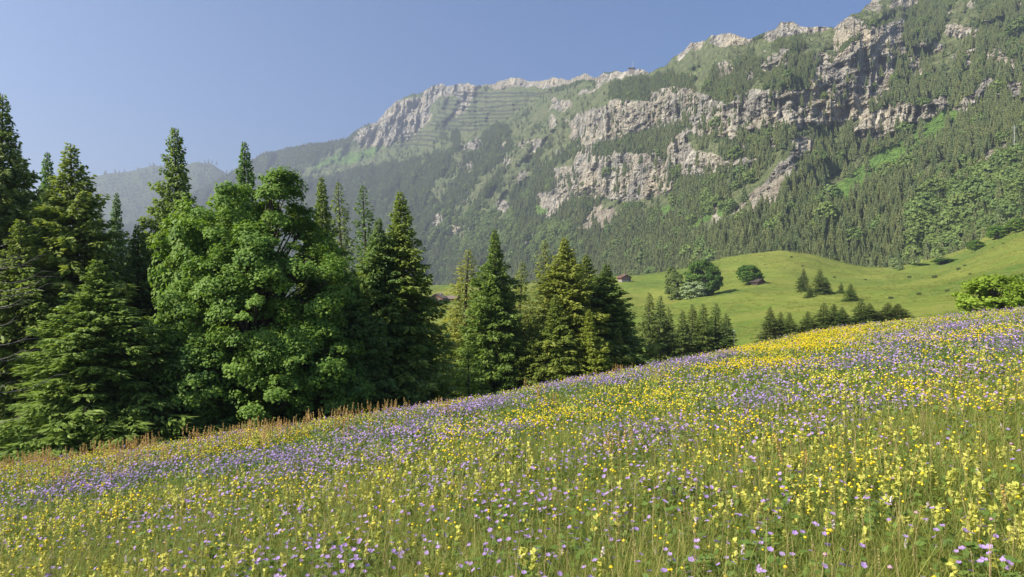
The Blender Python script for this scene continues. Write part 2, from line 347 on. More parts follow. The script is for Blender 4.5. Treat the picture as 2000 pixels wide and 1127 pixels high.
DECID = [
 [(1760, 430), (1850, 340), (2010, 300), (2200, 250), (2200, 400), (1990, 450), (1900, 495), (1850, 520), (1750, 525)],
 [(840, 470), (880, 420), (960, 400), (1010, 430), (1000, 480), (900, 500)], [(1020, 470), (1080, 430), (1130, 440), (1120, 490), (1040, 500)],
 [(1250, 400), (1330, 370), (1320, 420), (1260, 440)], [(1330, 450), (1460, 350), (1500, 345), (1440, 420), (1360, 450)]]

us = np.arange(-520, 2521, 3.0); NR = 220
vb = np.interp(us, VE[:, 0], VE[:, 1]) + 34
vr = np.interp(us, RIDGE[:, 0], RIDGE[:, 1]) + (fbm(us * 0.12, us * 0, 3, 4) - 0.5) * 7 * sstep(680, 760, us)
t = np.linspace(0, 1, NR)[:, None]
MV = vb[None] + (vr - vb)[None] * t; MU = np.broadcast_to(us[None], MV.shape)
def masks(U, V):
    wu = U + (fbm(U * 0.03, V * 0.03, 3, 31) - 0.5) * 22 + (fbm(U * 0.15, V * 0.15, 2, 33) - 0.5) * 14
    wv = V + (fbm(U * 0.03, V * 0.03, 3, 35) - 0.5) * 16 + (fbm(U * 0.15, V * 0.15, 2, 37) - 0.5) * 12
    o = {}
    for k, L in (('rock', ROCK), ('scree', SCREE), ('grass', GRASS), ('lush', LUSH), ('decid', DECID), ('park', PARK), ('forest', FOREST)):
        m = np.zeros(U.shape, bool)
        for p in L: m |= pip(wu, wv, p)
        o[k] = m.astype(float)
    return o
mk = masks(MU, MV)
AN = np.radians(np.interp(us, [0, 700, 1100, 1500, 2000], [66, 66, 55, 42, 34]))[None]
pc = MU * np.sin(AN) + MV * np.cos(AN); al = -MU * np.cos(AN) + MV * np.sin(AN)
extra = sstep(0.56, 0.66, fbm(pc * 0.035, al * 0.012, 4, 51)) * sstep(0.12, 0.3, t) * (us > 840)[None]   # small outcrops
mk['rock'] = np.clip(mk['rock'] + 0.9 * extra * (fbm(MU * 0.05, MV * 0.05, 3, 53) > 0.52), 0, 1)
rs = blur(blur(mk['rock'], 5, 0), 5, 1); pk = blur(blur(mk['park'], 9, 0), 9, 1) * sstep(0.40, 0.50, fbm(MU * 0.05, MV * 0.05, 3, 93)); fo = blur(blur(mk['forest'], 5, 0), 5, 1); clr = (1 - fo) * np.maximum(sstep(0.52, 0.60, fbm(pc * 0.03, al * 0.012, 4, 91)) * sstep(0.15, 0.4, t) * (us > 820)[None], pk); gs = blur(blur(np.clip(mk['grass'] + mk['lush'], 0, 1), 5, 0), 5, 1); ss = blur(blur(mk['scree'], 5, 0), 5, 1)
ls = blur(blur(mk['lush'], 5, 0), 5, 1)
cb = np.interp(us, CB[:, 0], CB[:, 1])[None]
C = cb * (1 + 0.15 * gs) * (1 - rs) + 0.28 * rs
C = blur(C, 9, 1)
tau = (CV - MV) / F
MY = np.empty_like(MV); MY[0] = np.interp(us, YB[:, 0], YB[:, 1])
for j in range(1, NR):
    tm = 0.5 * (tau[j] + tau[j - 1]); den = np.maximum(1 - C[j] * tm, 0.3)
    MY[j] = MY[j - 1] * (1 + C[j] * (tau[j] - tau[j - 1]) / den)
for _ in range(2): MY = blur(MY, 41, 1)
fade = sstep(0, 0.10, t) * (1 - 0.6 * sstep(0.93, 1.0, t))
rel = (fbm(pc * 0.016, al * 0.005, 4, 61) - 0.5) * 0.09 * (1 - 0.6 * rs) + (ridged(pc * 0.045, al * 0.016, 3, 65) - 0.5) * -0.035
rel = rel + rs * ((ridged(MU * 0.06 + fbm(MU * 0.02, MV * 0.02, 2, 70), MV * 0.006, 3, 71) - 0.5) * -0.030 + ((MV + 12 * fbm(MU * 0.03, MV * 0.03, 2, 76)) % 17 / 17 - 0.5) * 0.003 + (_T[np.arange(MV.shape[0])[:, None] % 256, np.arange(MV.shape[1])[None] % 256] - 0.5) * 0.0026)
rel = rel + (fbm(MU * 0.14, MV * 0.14, 3, 79) - 0.5) * 0.010
MY = MY * (1 + rel * fade)
GX = (MU - CU) / F * MY; GZ = tau * MY
B = 10
bx = np.repeat(GX[-1:], B, 0) * (1 + 0.012 * np.arange(1, B + 1)[:, None]); by = np.repeat(MY[-1:], B, 0) * (1 + 0.012 * np.arange(1, B + 1)[:, None])
bz = np.repeat(GZ[-1:], B, 0) - 26.0 * np.arange(1, B + 1)[:, None]
pad = lambda a: np.concatenate([a, np.repeat(a[-1:], B, 0)])
VV = np.stack([np.concatenate([GX, bx]), np.concatenate([MY, by]), np.concatenate([GZ, bz])], -1)
me = mesh_np('mountain', VV.reshape(-1, 3), grid_faces(NR + B, len(us)), [M['mountain']], attrs={'rock': pad(rs), 'grass': pad(np.maximum(gs, 0.95 * clr) * (1 - fo)), 'scree': pad(ss), 'lush': pad(ls)}, smooth=True)
fl = (pad(rs) < 0.45)[:-1, :-1].ravel(); me.polygons.foreach_set('use_smooth', np.ascontiguousarray(fl)); me.update()
obj('mountain', me, kind='structure', label='steep alpine mountainside with limestone cliffs and forested slopes')
VMAX = float(VV[..., 2].max())
def mpt(u, v):
    """point of the mountainside seen at (u, v) of the photograph"""
    fi = (u - us[0]) / 3.0; b_ = np.interp(u, us, vb); r_ = np.interp(u, us, vr)
    tj = (v - b_) / (r_ - b_) * (NR - 1)
    y = bil(MY, np.atleast_1d(np.asarray(tj, float)), np.atleast_1d(np.asarray(fi, float)))
    return np.stack([(np.asarray(u) - CU) / F * y, y, (CV - np.asarray(v)) / F * y], -1)

# far hills beyond the ridge, at left
fu = np.arange(-700, 760, 6.0)
fr = np.interp(fu, [-700, 0, 100, 180, 250, 300, 340, 385, 410, 440, 520, 760], [430, 385, 366, 346, 334, 324, 328, 315, 319, 338, 380, 430]) + (fbm(fu * 0.05, fu * 0, 3, 81) - 0.5) * 6
tt = np.linspace(0, 1, 40)[:, None]
FV = 600 + (fr[None] - 600) * tt; FY = 3100 + 900 * tt + (fbm(fu[None] * 0.02 + tt * 2, tt * 5, 4, 83) - 0.5) * 350 * (1 - tt)
FP = np.stack([(fu[None] - CU) / F * FY, FY + 0 * fu[None], (CV - FV) / F * FY], -1)
bk = FP[-1:] + np.array([0, 400, -300.0])
me = mesh_np('far_hills', np.concatenate([FP, bk]).reshape(-1, 3), grid_faces(41, len(fu)), [M['mountain']], smooth=True)
obj('far_hills', me, kind='structure', label='hazy blue wooded hills beyond the ridge')

# ------------------------------------------------------------------ scattering of uncountable stuff
def gn_scatter(name, pts, rot, scl, idx, protos, label, category):
    me = bpy.data.meshes.new(name); n = len(pts)
    me.vertices.add(n); me.vertices.foreach_set('co', np.ascontiguousarray(pts, np.float32).ravel())
    a = me.attributes.new('rot', 'FLOAT_VECTOR', 'POINT'); a.data.foreach_set('vector', np.ascontiguousarray(rot, np.float32).ravel())
    a = me.attributes.new('scl', 'FLOAT_VECTOR', 'POINT'); a.data.foreach_set('vector', np.ascontiguousarray(scl, np.float32).ravel())
    a = me.attributes.new('pick', 'INT', 'POINT'); a.data.foreach_set('value', np.ascontiguousarray(idx, np.int32))
    o = obj(name, me, kind='stuff', label=label, category=category)
    ng = bpy.data.node_groups.new(name, 'GeometryNodeTree')
    ng.interface.new_socket('Geometry', in_out='INPUT', socket_type='NodeSocketGeometry')
    ng.interface.new_socket('Geometry', in_out='OUTPUT', socket_type='NodeSocketGeometry')
    gi = ng.nodes.new('NodeGroupInput'); go = ng.nodes.new('NodeGroupOutput')
    ip = ng.nodes.new('GeometryNodeInstanceOnPoints'); jn = ng.nodes.new('GeometryNodeJoinGeometry')
    for p in protos:
        oi = ng.nodes.new('GeometryNodeObjectInfo'); oi.inputs['Object'].default_value = p; oi.inputs['As Instance'].default_value = True
        ng.links.new(oi.outputs['Geometry'], jn.inputs[0])
    def na(k, t):
        q = ng.nodes.new('GeometryNodeInputNamedAttribute'); q.data_type = t; q.inputs['Name'].default_value = k
        return q.outputs[0]
    ng.links.new(gi.outputs[0], ip.inputs['Points']); ng.links.new(jn.outputs[0], ip.inputs['Instance'])
    ip.inputs['Pick Instance'].default_value = True
    ng.links.new(na('pick', 'INT'), ip.inputs['Instance Index'])
    ng.links.new(na('rot', 'FLOAT_VECTOR'), ip.inputs['Rotation']); ng.links.new(na('scl', 'FLOAT_VECTOR'), ip.inputs['Scale'])
    ng.links.new(ip.outputs[0], go.inputs[0])
    md = o.modifiers.new('scatter', 'NODES'); md.node_group = ng
    return o
def proto(name, me):
    return bpy.data.objects.new(name, me)      # not linked: only a source of shape

# ------------------------------------------------------------------ tree builders
def nrm(a): return a / np.maximum(np.linalg.norm(a, axis=-1, keepdims=True), 1e-9)
def tubes(paths, sides=6):
    """paths: list of (points (n,3), radii (n,))"""
    V, Q = [], []; k = 0
    ang = np.linspace(0, 2 * math.pi, sides, endpoint=False)
    for pts, rad in paths:
        pts = np.asarray(pts, float); n = len(pts)
        d = nrm(np.gradient(pts, axis=0)); ref = np.where(np.abs(d[:, 2:3]) > 0.9, [[1, 0, 0]], [[0, 0, 1.0]])
        a = nrm(np.cross(d, ref)); b = np.cross(d, a)
        ring = pts[:, None] + np.asarray(rad)[:, None, None] * (a[:, None] * np.cos(ang)[None, :, None] + b[:, None] * np.sin(ang)[None, :, None])
        V.append(ring.reshape(-1, 3))
        i = np.arange(n - 1)[:, None] * sides; j = np.arange(sides)[None]; j2 = (j + 1) % sides
        Q.append(np.stack([i + j, i + j2, i + sides + j2, i + sides + j], -1).reshape(-1, 4) + k); k += n * sides
    return np.concatenate(V), np.concatenate(Q)

def spruce(seed, H=20.0, R=3.6, nb=420, ns=85, sl=0.42, sw=0.065, h0=0.03, power=0.75, thin=0.0, bend=0.0):
    r = np.random.default_rng(seed)
    q = (np.arange(nb) + r.random(nb)) / nb
    h = H * (h0 + (0.985 - h0) * q ** 1.05); x = 1 - h / H
    L = 1.12 * R * (x ** (power + 0.17)) * (0.62 + 0.5 * r.random(nb)) + 0.03
    L *= 1 + 0.25 * np.sin(h / H * 17 + seed)* (r.random(nb)) 
    az = np.arange(nb) * 2.39996 + r.normal(0, 0.35, nb)
    L *= 1 + 0.22 * np.sin(az + seed * 1.7) * x; L *= 0.75 + 0.5 * vn(az % 6.283 * 1.3, h * 0.55, seed + 5)
    m = -0.30 + 0.85 * (h / H) ** 1.3 + r.normal(0, 0.09, nb)
    wav = 0.10 * np.sin(h * 0.5 + seed) * bend
    cnt = np.maximum(5, (ns * L / R * 1.6 * (1 - thin * r.random(nb))).astype(int))
    k = np.repeat(np.arange(nb), cnt); n = len(k)
    dirh = np.stack([np.cos(az), np.sin(az), 0 * az], -1); perp = np.stack([-np.sin(az), np.cos(az), 0 * az], -1)
    a = 0.06 + 0.94 * r.random(n) ** 0.75; Lk = L[k]
    side = np.where(r.random(n) < 0.5, -1.0, 1.0); wmax = 0.30 * Lk * (1 - a) ** 0.8 + 0.08; wo = wmax * r.random(n) ** 0.8
    z = h[k] + Lk * (m[k] * a - 0.38 * a * a + 0.26 * a ** 3) - 0.4 * wo - (0.12 + 0.10 * Lk) * r.random(n) ** 1.5
    pos = dirh[k] * (a * Lk)[:, None] + perp[k] * (side * wo)[:, None]; pos[:, 2] = z; pos[:, 0] += wav[k]
    d = nrm(dirh[k] * (0.5 + 0.6 * r.random(n))[:, None] + perp[k] * (side * (0.2 + 0.9 * r.random(n)))[:, None] + np.array([0, 0, 1.0]) * (-1.0 + 1.05 * r.random(n))[:, None])
    up = np.array([0, 0, 1.0]) + r.normal(0, 0.55, (n, 3))
    nn = nrm(np.cross(d, up))
    ll = sl * (0.6 + 0.8 * r.random(n)) * np.clip(0.20 + 1.2 * Lk / R, 0.22, 1.1); ww = sw * (0.7 + 0.6 * r.random(n))
    p0 = pos; p2 = pos + d * ll[:, None]; mid = pos + d * (0.42 * ll)[:, None]
    mid1 = mid + nn * ww[:, None]; mid2 = mid - nn * ww[:, None]; mid1[:, 2] -= 0.02; mid2[:, 2] -= 0.02
    V = np.stack([p0, mid1, p2, mid2], 1).reshape(-1, 3); Q = np.arange(4 * n).reshape(-1, 4)
    rnd = np.clip(0.55 * r.random(n) + 0.45 * ((a > 0.8) & (r.random(n) < 0.5)) + 0.25 * vn(h[k] * 1.3, az[k] * 3, seed) - 0.1, 0, 1)
    # top leader
    zt = np.linspace(0, H, 12)
    paths = [(np.stack([0.10 * np.sin(zt * 0.5 + seed) * bend, 0 * zt, zt - 0.3], -1), 0.017 * (H - zt) + 0.015)]
    for i in range(0, nb, 1 if nb < 200 else 2):
        s = np.array([0, 0.45, 0.9]); zz = h[i] + L[i] * (m[i] * s - 0.38 * s * s + 0.26 * s ** 3)
        paths.append((np.stack([np.cos(az[i]) * s * L[i] + wav[i], np.sin(az[i]) * s * L[i], zz - 0.03], -1), np.array([0.028, 0.018, 0.006]) * (0.5 + L[i] / R)))
    tv, tq = tubes(paths[:1], 8); bv, bq = tubes(paths[1:], 3)
    return dict(H=H, crown=mesh_np('crown', V, Q, [M['needle']], face_attrs={'rnd': rnd}),
                trunk=mesh_np('trunk', np.concatenate([tv, bv]), np.concatenate([tq, bq + len(tv)]), [M['bark']], smooth=True))

def leafy(seed, lobes, nclump=260, nleaf=300, ls=0.16, cr=(0.6, 1.15), H=18.0, mat='leaf', flat=0.5, trunk_r=0.35, inner=0.72, wood=True, tfrom=0.12, upw=0.7):
    r = np.random.default_rng(seed); lob = np.array(lobes, float)
    wts = (lob[:, 3] * lob[:, 5]); wts /= wts.sum()
    cc = []; co = []
    while len(cc) < nclump:
        i = r.choice(len(lob), p=wts); d = nrm(r.normal(size=3) + np.array([0, 0, 0.25])); rr = 0.55 + 0.47 * r.random() ** 0.5
        p = lob[i, :3] + d * lob[i, 3:] * rr
        q = np.linalg.norm((p - lob[:, :3]) / lob[:, 3:], axis=1); q[i] = 9
        if q.min() < inner and r.random() < 0.85: continue
        cc.append(p); co.append(d)
    cc = np.array(cc); co = np.array(co)
    rad = r.uniform(cr[0], cr[1], nclump)
    cnt = (nleaf * (rad / np.mean(cr)) ** 2).astype(int); k = np.repeat(np.arange(nclump), cnt); n = len(k)
    th = r.random(n) * 2 * math.pi; rr = np.sqrt(r.random(n)) * rad[k] * (0.75 + 0.5 * vn(th * 1.6, k * 3.1, seed))
    off = np.stack([np.cos(th) * rr, np.sin(th) * rr, -0.42 * rr * rr / rad[k] + flat * rad[k] * r.normal(0, 0.30, n)], -1)
    pos = cc[k] + off + co[k] * 0.1
    nm = nrm(np.array([0, 0, upw]) + 0.6 * co[k] + 0.5 * nrm(off) + r.normal(0, 0.42, (n, 3)))
    t1 = nrm(np.cross(nm, r.normal(size=(n, 3)))); t2 = np.cross(nm, t1)
    s = ls * (0.65 + 0.7 * r.random(n))[:, None]
    V = np.stack([pos - t1 * s * 0.55, pos + t2 * s * 0.5 - nm * s * 0.12, pos + t1 * s * 0.6, pos - t2 * s * 0.5 - nm * s * 0.12], 1).reshape(-1, 3)
    Q = np.arange(4 * n).reshape(-1, 4)
    cl = r.random(nclump)
    rnd = np.clip(0.5 * r.random(n) + 0.5 * cl[k], 0, 1)
    D = dict(H=H, crown=mesh_np('crown', V, Q, [M[mat]], face_attrs={'rnd': rnd}))
    if wood:
        top = lob[:, 2].max(); zt = np.linspace(-0.3, top, 9)
        tx = 0.02 * H * np.sin(zt * 0.35 + seed)
        paths = [(np.stack([tx, 0.5 * tx, zt], -1), trunk_r * (1 - 0.85 * np.clip(zt, 0, None) / top) + 0.02)]
        for c in cc[::2]:
            hb = max(tfrom * H, min(c[2] * 0.62, top * 0.9)); b0 = np.array([np.interp(hb, zt, tx), 0.5 * np.interp(hb, zt, tx), hb])
            s = np.linspace(0, 1, 5)[:, None]; mid = b0 * (1 - s) + c * s; mid[:, 2] += 0.25 * np.sin(s[:, 0] * math.pi) * np.linalg.norm(c - b0) * 0.3
            mid[1:-1] += r.normal(0, 0.12, (3, 3))
            paths.append((mid, np.linspace(trunk_r * 0.26, 0.012, 5)))
        tv, tq = tubes(paths[:1], 10); bv, bq = tubes(paths[1:], 4)
        D['trunk'] = mesh_np('trunk', np.concatenate([tv, bv]), np.concatenate([tq, bq + len(tv)]), [M['bark']], smooth=True)
    return D

def far_spruce(seed, tiers=8, pts=9):
    r = np.random.default_rng(seed); V = []; T = []; k = 0
    for i in range(tiers):
        f = i / tiers; z0 = 0.04 + 0.90 * f; R_ = 0.19 * (1 - f) ** 0.85 + 0.012; hh = 0.24 * (1 - f) + 0.09
        a = np.arange(2 * pts) * math.pi / pts + r.random() * 6
        rr = R_ * np.where(np.arange(2 * pts) % 2 == 0, 1.0, 0.45) * r.uniform(0.75, 1.2, 2 * pts)
        zz = z0 + np.where(np.arange(2 * pts) % 2 == 0, -0.03, 0.03) + r.normal(0, 0.012, 2 * pts)
        V.append(np.stack([np.cos(a) * rr, np.sin(a) * rr, zz], -1)); V.append([[r.normal(0, 0.008), r.normal(0, 0.008), min(1.0, z0 + hh)]])
        j = np.arange(2 * pts); T.append(np.stack([j + k, (j + 1) % (2 * pts) + k, np.full(2 * pts, 2 * pts + k)], -1)); k += 2 * pts + 1
    V.append([[0.014, 0, -0.05], [-0.007, 0.012, -0.05], [-0.007, -0.012, -0.05], [0, 0, 0.3]]); T.append(np.array([[0, 1, 3], [1, 2, 3], [2, 0, 3]]) + k)
    T = np.concatenate(T); mi = np.zeros(len(T), int); mi[-3:] = 1
    return mesh_np('distant_spruce', np.concatenate([np.asarray(v, float) for v in V]), T, [M['farneedle'], M['bark']], matidx=mi, face_attrs={'rnd': r.random(len(T))})

FAR = [proto('distant_spruce_shape', far_spruce(i)) for i in range(5)]
BUSHL = [[(0, 0, 0.5, 0.42, 0.42, 0.42), (0.12, 0.1, 0.68, 0.26, 0.26, 0.28), (-0.16, 0.0, 0.4, 0.26, 0.3, 0.3)], [(0, 0, 0.45, 0.38, 0.42, 0.4), (-0.1, 0.05, 0.7, 0.24, 0.24, 0.26)], [(0, 0, 0.5, 0.34, 0.34, 0.48), (0.1, -0.1, 0.4, 0.3, 0.3, 0.3)]]
FARB = [proto('distant_broadleaf_shape', leafy(40 + i, BUSHL[i], 100, 12, 0.10, (0.07, 0.13), 1.0, 'farleaf', 1.0, 0.02, upw=0.3)['crown']) for i in range(3)]

# ------------------------------------------------------------------ forest on the mountainside
a_ = VV[:NR]; e1 = a_[1:, :-1] - a_[:-1, :-1]; e2 = a_[:-1, 1:] - a_[:-1, :-1]
area = np.linalg.norm(np.cross(e1, e2), axis=-1)
cu = MU[:-1, :-1]; cv = MV[:-1, :-1]
clear = clr[:-1, :-1]
alt = sstep(0.55, 0.95, ((vb - MV) / (vb - vr))[:-1, :-1])
D = 1.0 - 0.93 * clear - 0.25 * alt
def upmax(a, k):
    b = a.copy()
    for i in range(1, k + 1): b[:-i] = np.maximum(b[:-i], a[i:])
    return b
g_ = np.clip((gs + ss) * (1 - fo), 0, 1)[:-1, :-1]
D = (np.clip(D, 0.06, 1) + 0.9 * fo[:-1, :-1]) * (1 - 0.965 * upmax(g_, 3)) * (1 - 0.93 * upmax(rs[:-1, :-1], 5))
D *= (t[:-1] < 0.965) | (cu < 720); D *= ((cu > -120) & (cu < 2150) & (cv > -130))
D *= np.where((cu < 800) & (cv > 480), 0.15, 1.0)
steep = np.abs(e1[..., 2]) / np.maximum(np.linalg.norm(e1, axis=-1), 1e-6); D *= 1 - sstep(0.80, 0.93, steep)
wgt = (area * D).ravel(); NT = 70000
ci = RNG.choice(len(wgt), NT, p=wgt / wgt.sum()); r0, c0 = np.unravel_index(ci, area.shape)
fa, fb = RNG.random(NT)[:, None], RNG.random(NT)[:, None]
tp = a_[r0, c0] + e1[r0, c0] * fa + e2[r0, c0] * fb
isd = (RNG.random(NT) < 0.55 * blur(blur(mk['decid'], 9, 0), 9, 1)[r0, c0] + 0.04)
hgt = (18.5 - 8 * sstep(0.45, 0.95, t[r0, 0])) * RNG.uniform(0.5, 1.35, NT)
slim = RNG.uniform(0.85, 1.25, NT)
tu, tv_ = cu[r0, c0], cv[r0, c0]
near = np.where((~isd) & (tu > 1235) & (tu < 1995), tp[:, 1], 1e9); single = np.argsort(near)[:300]
bmask = np.ones(NT, bool); bmask[single] = False
ksel = bmask & ~isd; z3 = lambda n: np.stack([RNG.normal(0, 0.02, n), RNG.normal(0, 0.02, n), RNG.random(n) * 6.28], -1)
n = ksel.sum()
gn_scatter('spruce_forest', tp[ksel], z3(n), np.stack([hgt[ksel] * slim[ksel]] * 2 + [hgt[ksel]], -1), RNG.integers(0, 5, n), FAR, 'dark spruce forest covering the mountainside', 'forest')
ksel = bmask & isd; n = ksel.sum(); hb = hgt[ksel] * RNG.uniform(0.4, 0.85, n)
gn_scatter('broadleaf_wood', tp[ksel], z3(n), np.stack([hb * 1.15, hb * 1.15, hb], -1), RNG.integers(0, 3, n), FARB, 'bright green broadleaf trees mixed into the mountain forest', 'wood')
for i in single:
    o = obj('spruce_tree', FAR[int(RNG.integers(0, 5))].data, label='spruce standing in the front rows of the forest above the pasture', category='tree', group='spruces at the forest edge')
    o.location = tp[i]; hh = hgt[i] * 1.05; o.scale = (hh * slim[i], hh * slim[i], hh); o.rotation_euler = (0, 0, RNG.random() * 6.28)
# trees on the far hills
n = 5000; fi = RNG.integers(0, len(fu) - 1, n); fj = np.minimum(39, (40 * RNG.random(n) ** 0.6)).astype(int)
pp = FP[fj, fi] + np.stack([RNG.uniform(0, 25, n), 0 * fi, 0 * fi], -1); hh = RNG.uniform(16, 30, n)
gn_scatter('far_hill_forest', pp, z3(n), np.stack([hh * 1.2, hh * 1.2, hh], -1), RNG.integers(0, 5, n), FAR, 'hazy spruce forest on the far hills', 'forest')

# haze: one closed box of even, thin air round everything on the ground
hb_ = dict(x=(-6500, 4500), y=(-600, 6600), z=(-420, VMAX + 45))
hv = np.array([(x, y, z) for x in hb_['x'] for y in hb_['y'] for z in hb_['z']], float)
hq = np.array([(0, 1, 3, 2), (4, 6, 7, 5), (0, 4, 5, 1), (2, 3, 7, 6), (0, 2, 6, 4), (1, 5, 7, 3)])
hm, hnt, hout = newmat('haze_air')
pv = hnt.nodes.new('ShaderNodeVolumePrincipled'); pv.inputs['Color'].default_value = (0.77, 0.86, 1.0, 1); pv.inputs['Density'].default_value = 0.00021; pv.inputs['Anisotropy'].default_value = 0.45
hnt.links.new(pv.outputs[0], hout.inputs['Volume'])
obj('haze', mesh_np('haze', hv, hq, [hm]), kind='stuff', label='thin blue morning haze in the valley air', category='haze')

# ------------------------------------------------------------------ trees in front of the meadow's edge
SP = [spruce(1, 20, 4.8, 680, 140, 0.40, 0.072, bend=1.0), spruce(2, 20, 4.3, 660, 130, 0.38, 0.070, bend=0.6), spruce(3, 20, 5.4, 640, 145, 0.44, 0.074, power=0.85, bend=0.8), spruce(4, 20, 4.0, 430, 80, 0.44, 0.066, thin=0.7, bend=1.2)]
SM = [spruce(11, 12, 2.7, 170, 42, 0.50, 0.085, bend=0.4), spruce(12, 12, 2.2, 160, 40, 0.50, 0.085, bend=0.4), spruce(13, 12, 3.1, 150, 34, 0.55, 0.09, thin=0.4)]
def tree(name, label, D, x, y, top=None, height=None, width=None, rot=None, tint=(1, 1, 1), cat='tree', group=None, sink=0.1):
    z = gz(x, y) - sink
    if height is None: height = top - z
    k = height / D['H']; kw = k if width is None else width
    e = obj(name, None, label=label, category=cat)
    if group: e['group'] = group
    e.empty_display_size = 0.5
    e.location = (x, y, z); e.rotation_euler = (0, 0, RNG.random() * 6.28 if rot is None else rot); e.scale = (kw, kw, k)
    for p in ('trunk', 'crown'):
        if p in D:
            c = obj(p, D[p], e); c.color = (*tint, 1)
    return e
def tree_uv(name, label, D, u, v, Y, **kw):
    x, y, z = P(u, v, Y); return tree(name, label, D, x, y, top=z, **kw)

for u, v, Y, k, wd, tint, lab in [
    (2, 172, 40, 0, 1.05, (0.95, 1.0, 1.0), 'tallest dark spruce cut by the left picture edge'),
    (92, 285, 45, 1, 0.85, (0.9, 1.05, 0.9), 'slim spruce top just left of the broad left-hand spruce'),
    (143, 270, 38, 0, 1.15, (1.25, 1.2, 0.9), 'broad yellow-green spruce second from the left edge'),
    (228, 366, 52, 1, 0.8, (0.8, 0.95, 1.0), 'short dark spruce in the gap left of the tallest middle spruce'),
    (342, 238, 44, 2, 0.95, (1.0, 1.05, 0.9), 'tall broad spruce standing left behind the big maple'),
    (478, 265, 50, 1, 1.05, (0.85, 1.0, 1.0), 'spruce whose pointed top rises straight behind the big maple'),
    (40, 420, 35, 2, 0.85, (1.05, 1.1, 0.8), 'lower spruce with drooping boughs in front at the left edge'),
    (190, 500, 33, 2, 0.95, (1.0, 1.1, 0.8), 'bushy low spruce spreading in front of the left trees'),
    (628, 335, 47, 1, 0.85, (1.05, 1.05, 0.85), 'spruce just right behind the maple crown, first of the pair'),
    (664, 345, 50, 3, 0.9, (1.2, 1.1, 0.9), 'thin spruce just right behind the maple crown, second of the pair'),
    (712, 352, 45, 3, 0.85, (0.85, 0.95, 0.9), 'gappy dark spruce with visible trunk right of the maple'),
    (742, 418, 43, 0, 0.85, (0.8, 0.95, 0.9), 'dark lower spruce between two taller ones right of the maple'),
    (782, 365, 44, 1, 1.1, (1.05, 1.08, 0.8), 'tall dense spruce forming the right end of the left group'),
    (690, 520, 40, 2, 0.62, (0.75, 0.9, 0.85), 'dark low spruce at the maple crown right foot'),
    (270, 430, 40, 1, 0.95, (0.9, 1.0, 0.85), 'dark spruce crowded left of the maple crown'),
    (-90, 190, 36, 0, 1.1, (1, 1, 1), 'large spruce outside the left picture edge'),
    (-260, 230, 34, 2, 1.1, (1, 1, 1), 'broad spruce further outside the left picture edge'),
    (912, 480, 75, 3, 1.15, (1.7, 1.35, 0.9), 'brownish thin spruce at the left of the middle clump'),
    (966, 440, 71, 1, 1.0, (1.1, 1.15, 0.8), 'tallest slender green spruce of the middle clump'),
    (1018, 505, 82, 3, 0.95, (1.4, 1.25, 0.9), 'thin olive spruce between the two high tops of the middle clump'),
    (1066, 462, 80, 3, 1.1, (1.35, 1.15, 0.95), 'spruce with a sparse ragged top in the middle clump'),
    (1105, 458, 74, 0, 1.15, (1.45, 1.3, 0.85), 'broad olive spruce in the middle clump'),
    (1146, 492, 79, 1, 1.1, (1.3, 1.2, 0.85), 'spruce right of the broad olive one in the middle clump'),
    (1182, 510, 77, 0, 1.15, (1.0, 1.05, 0.85), 'dark spruce closing the middle clump on the right'),
    (1206, 575, 84, 1, 0.95, (0.9, 1.0, 0.9), 'lower dark spruce peeping out right of the middle clump'),
    (872, 640, 66, 2, 0.55, (1.5, 1.35, 0.8), 'low olive spruce at the left foot of the middle clump'),
    (1040, 610, 70, 2, 0.6, (1.1, 1.1, 0.8), 'low spruce in front under the ragged top of the middle clump'),
    (940, 570, 79, 2, 0.8, (1.2, 1.15, 0.85), 'spruce filling the gap between the brownish and the tallest one'),
    (1000, 585, 76, 1, 0.9, (1.1, 1.1, 0.85), 'lower spruce left of the thin olive one in the middle clump'),
    (1085, 570, 70, 2, 0.72, (1.35, 1.25, 0.8), 'bushy spruce before the broad olive one in the middle clump'),
    (1206, 640, 74, 2, 0.6, (1.2, 1.15, 0.8), 'lowest spruce at the right foot of the middle clump'),
    (1150, 600, 70, 2, 0.62, (1.45, 1.35, 0.75), 'low yellow-green spruce in front of the middle clump right side')]:
    g_ = 1.3 if Y < 60 else 1.15
    tree_uv('spruce_tree', lab, SP[k], u, v, Y, width=wd * (1.15 if Y < 60 else 1.42), tint=tuple(c * g_ for c in tint))
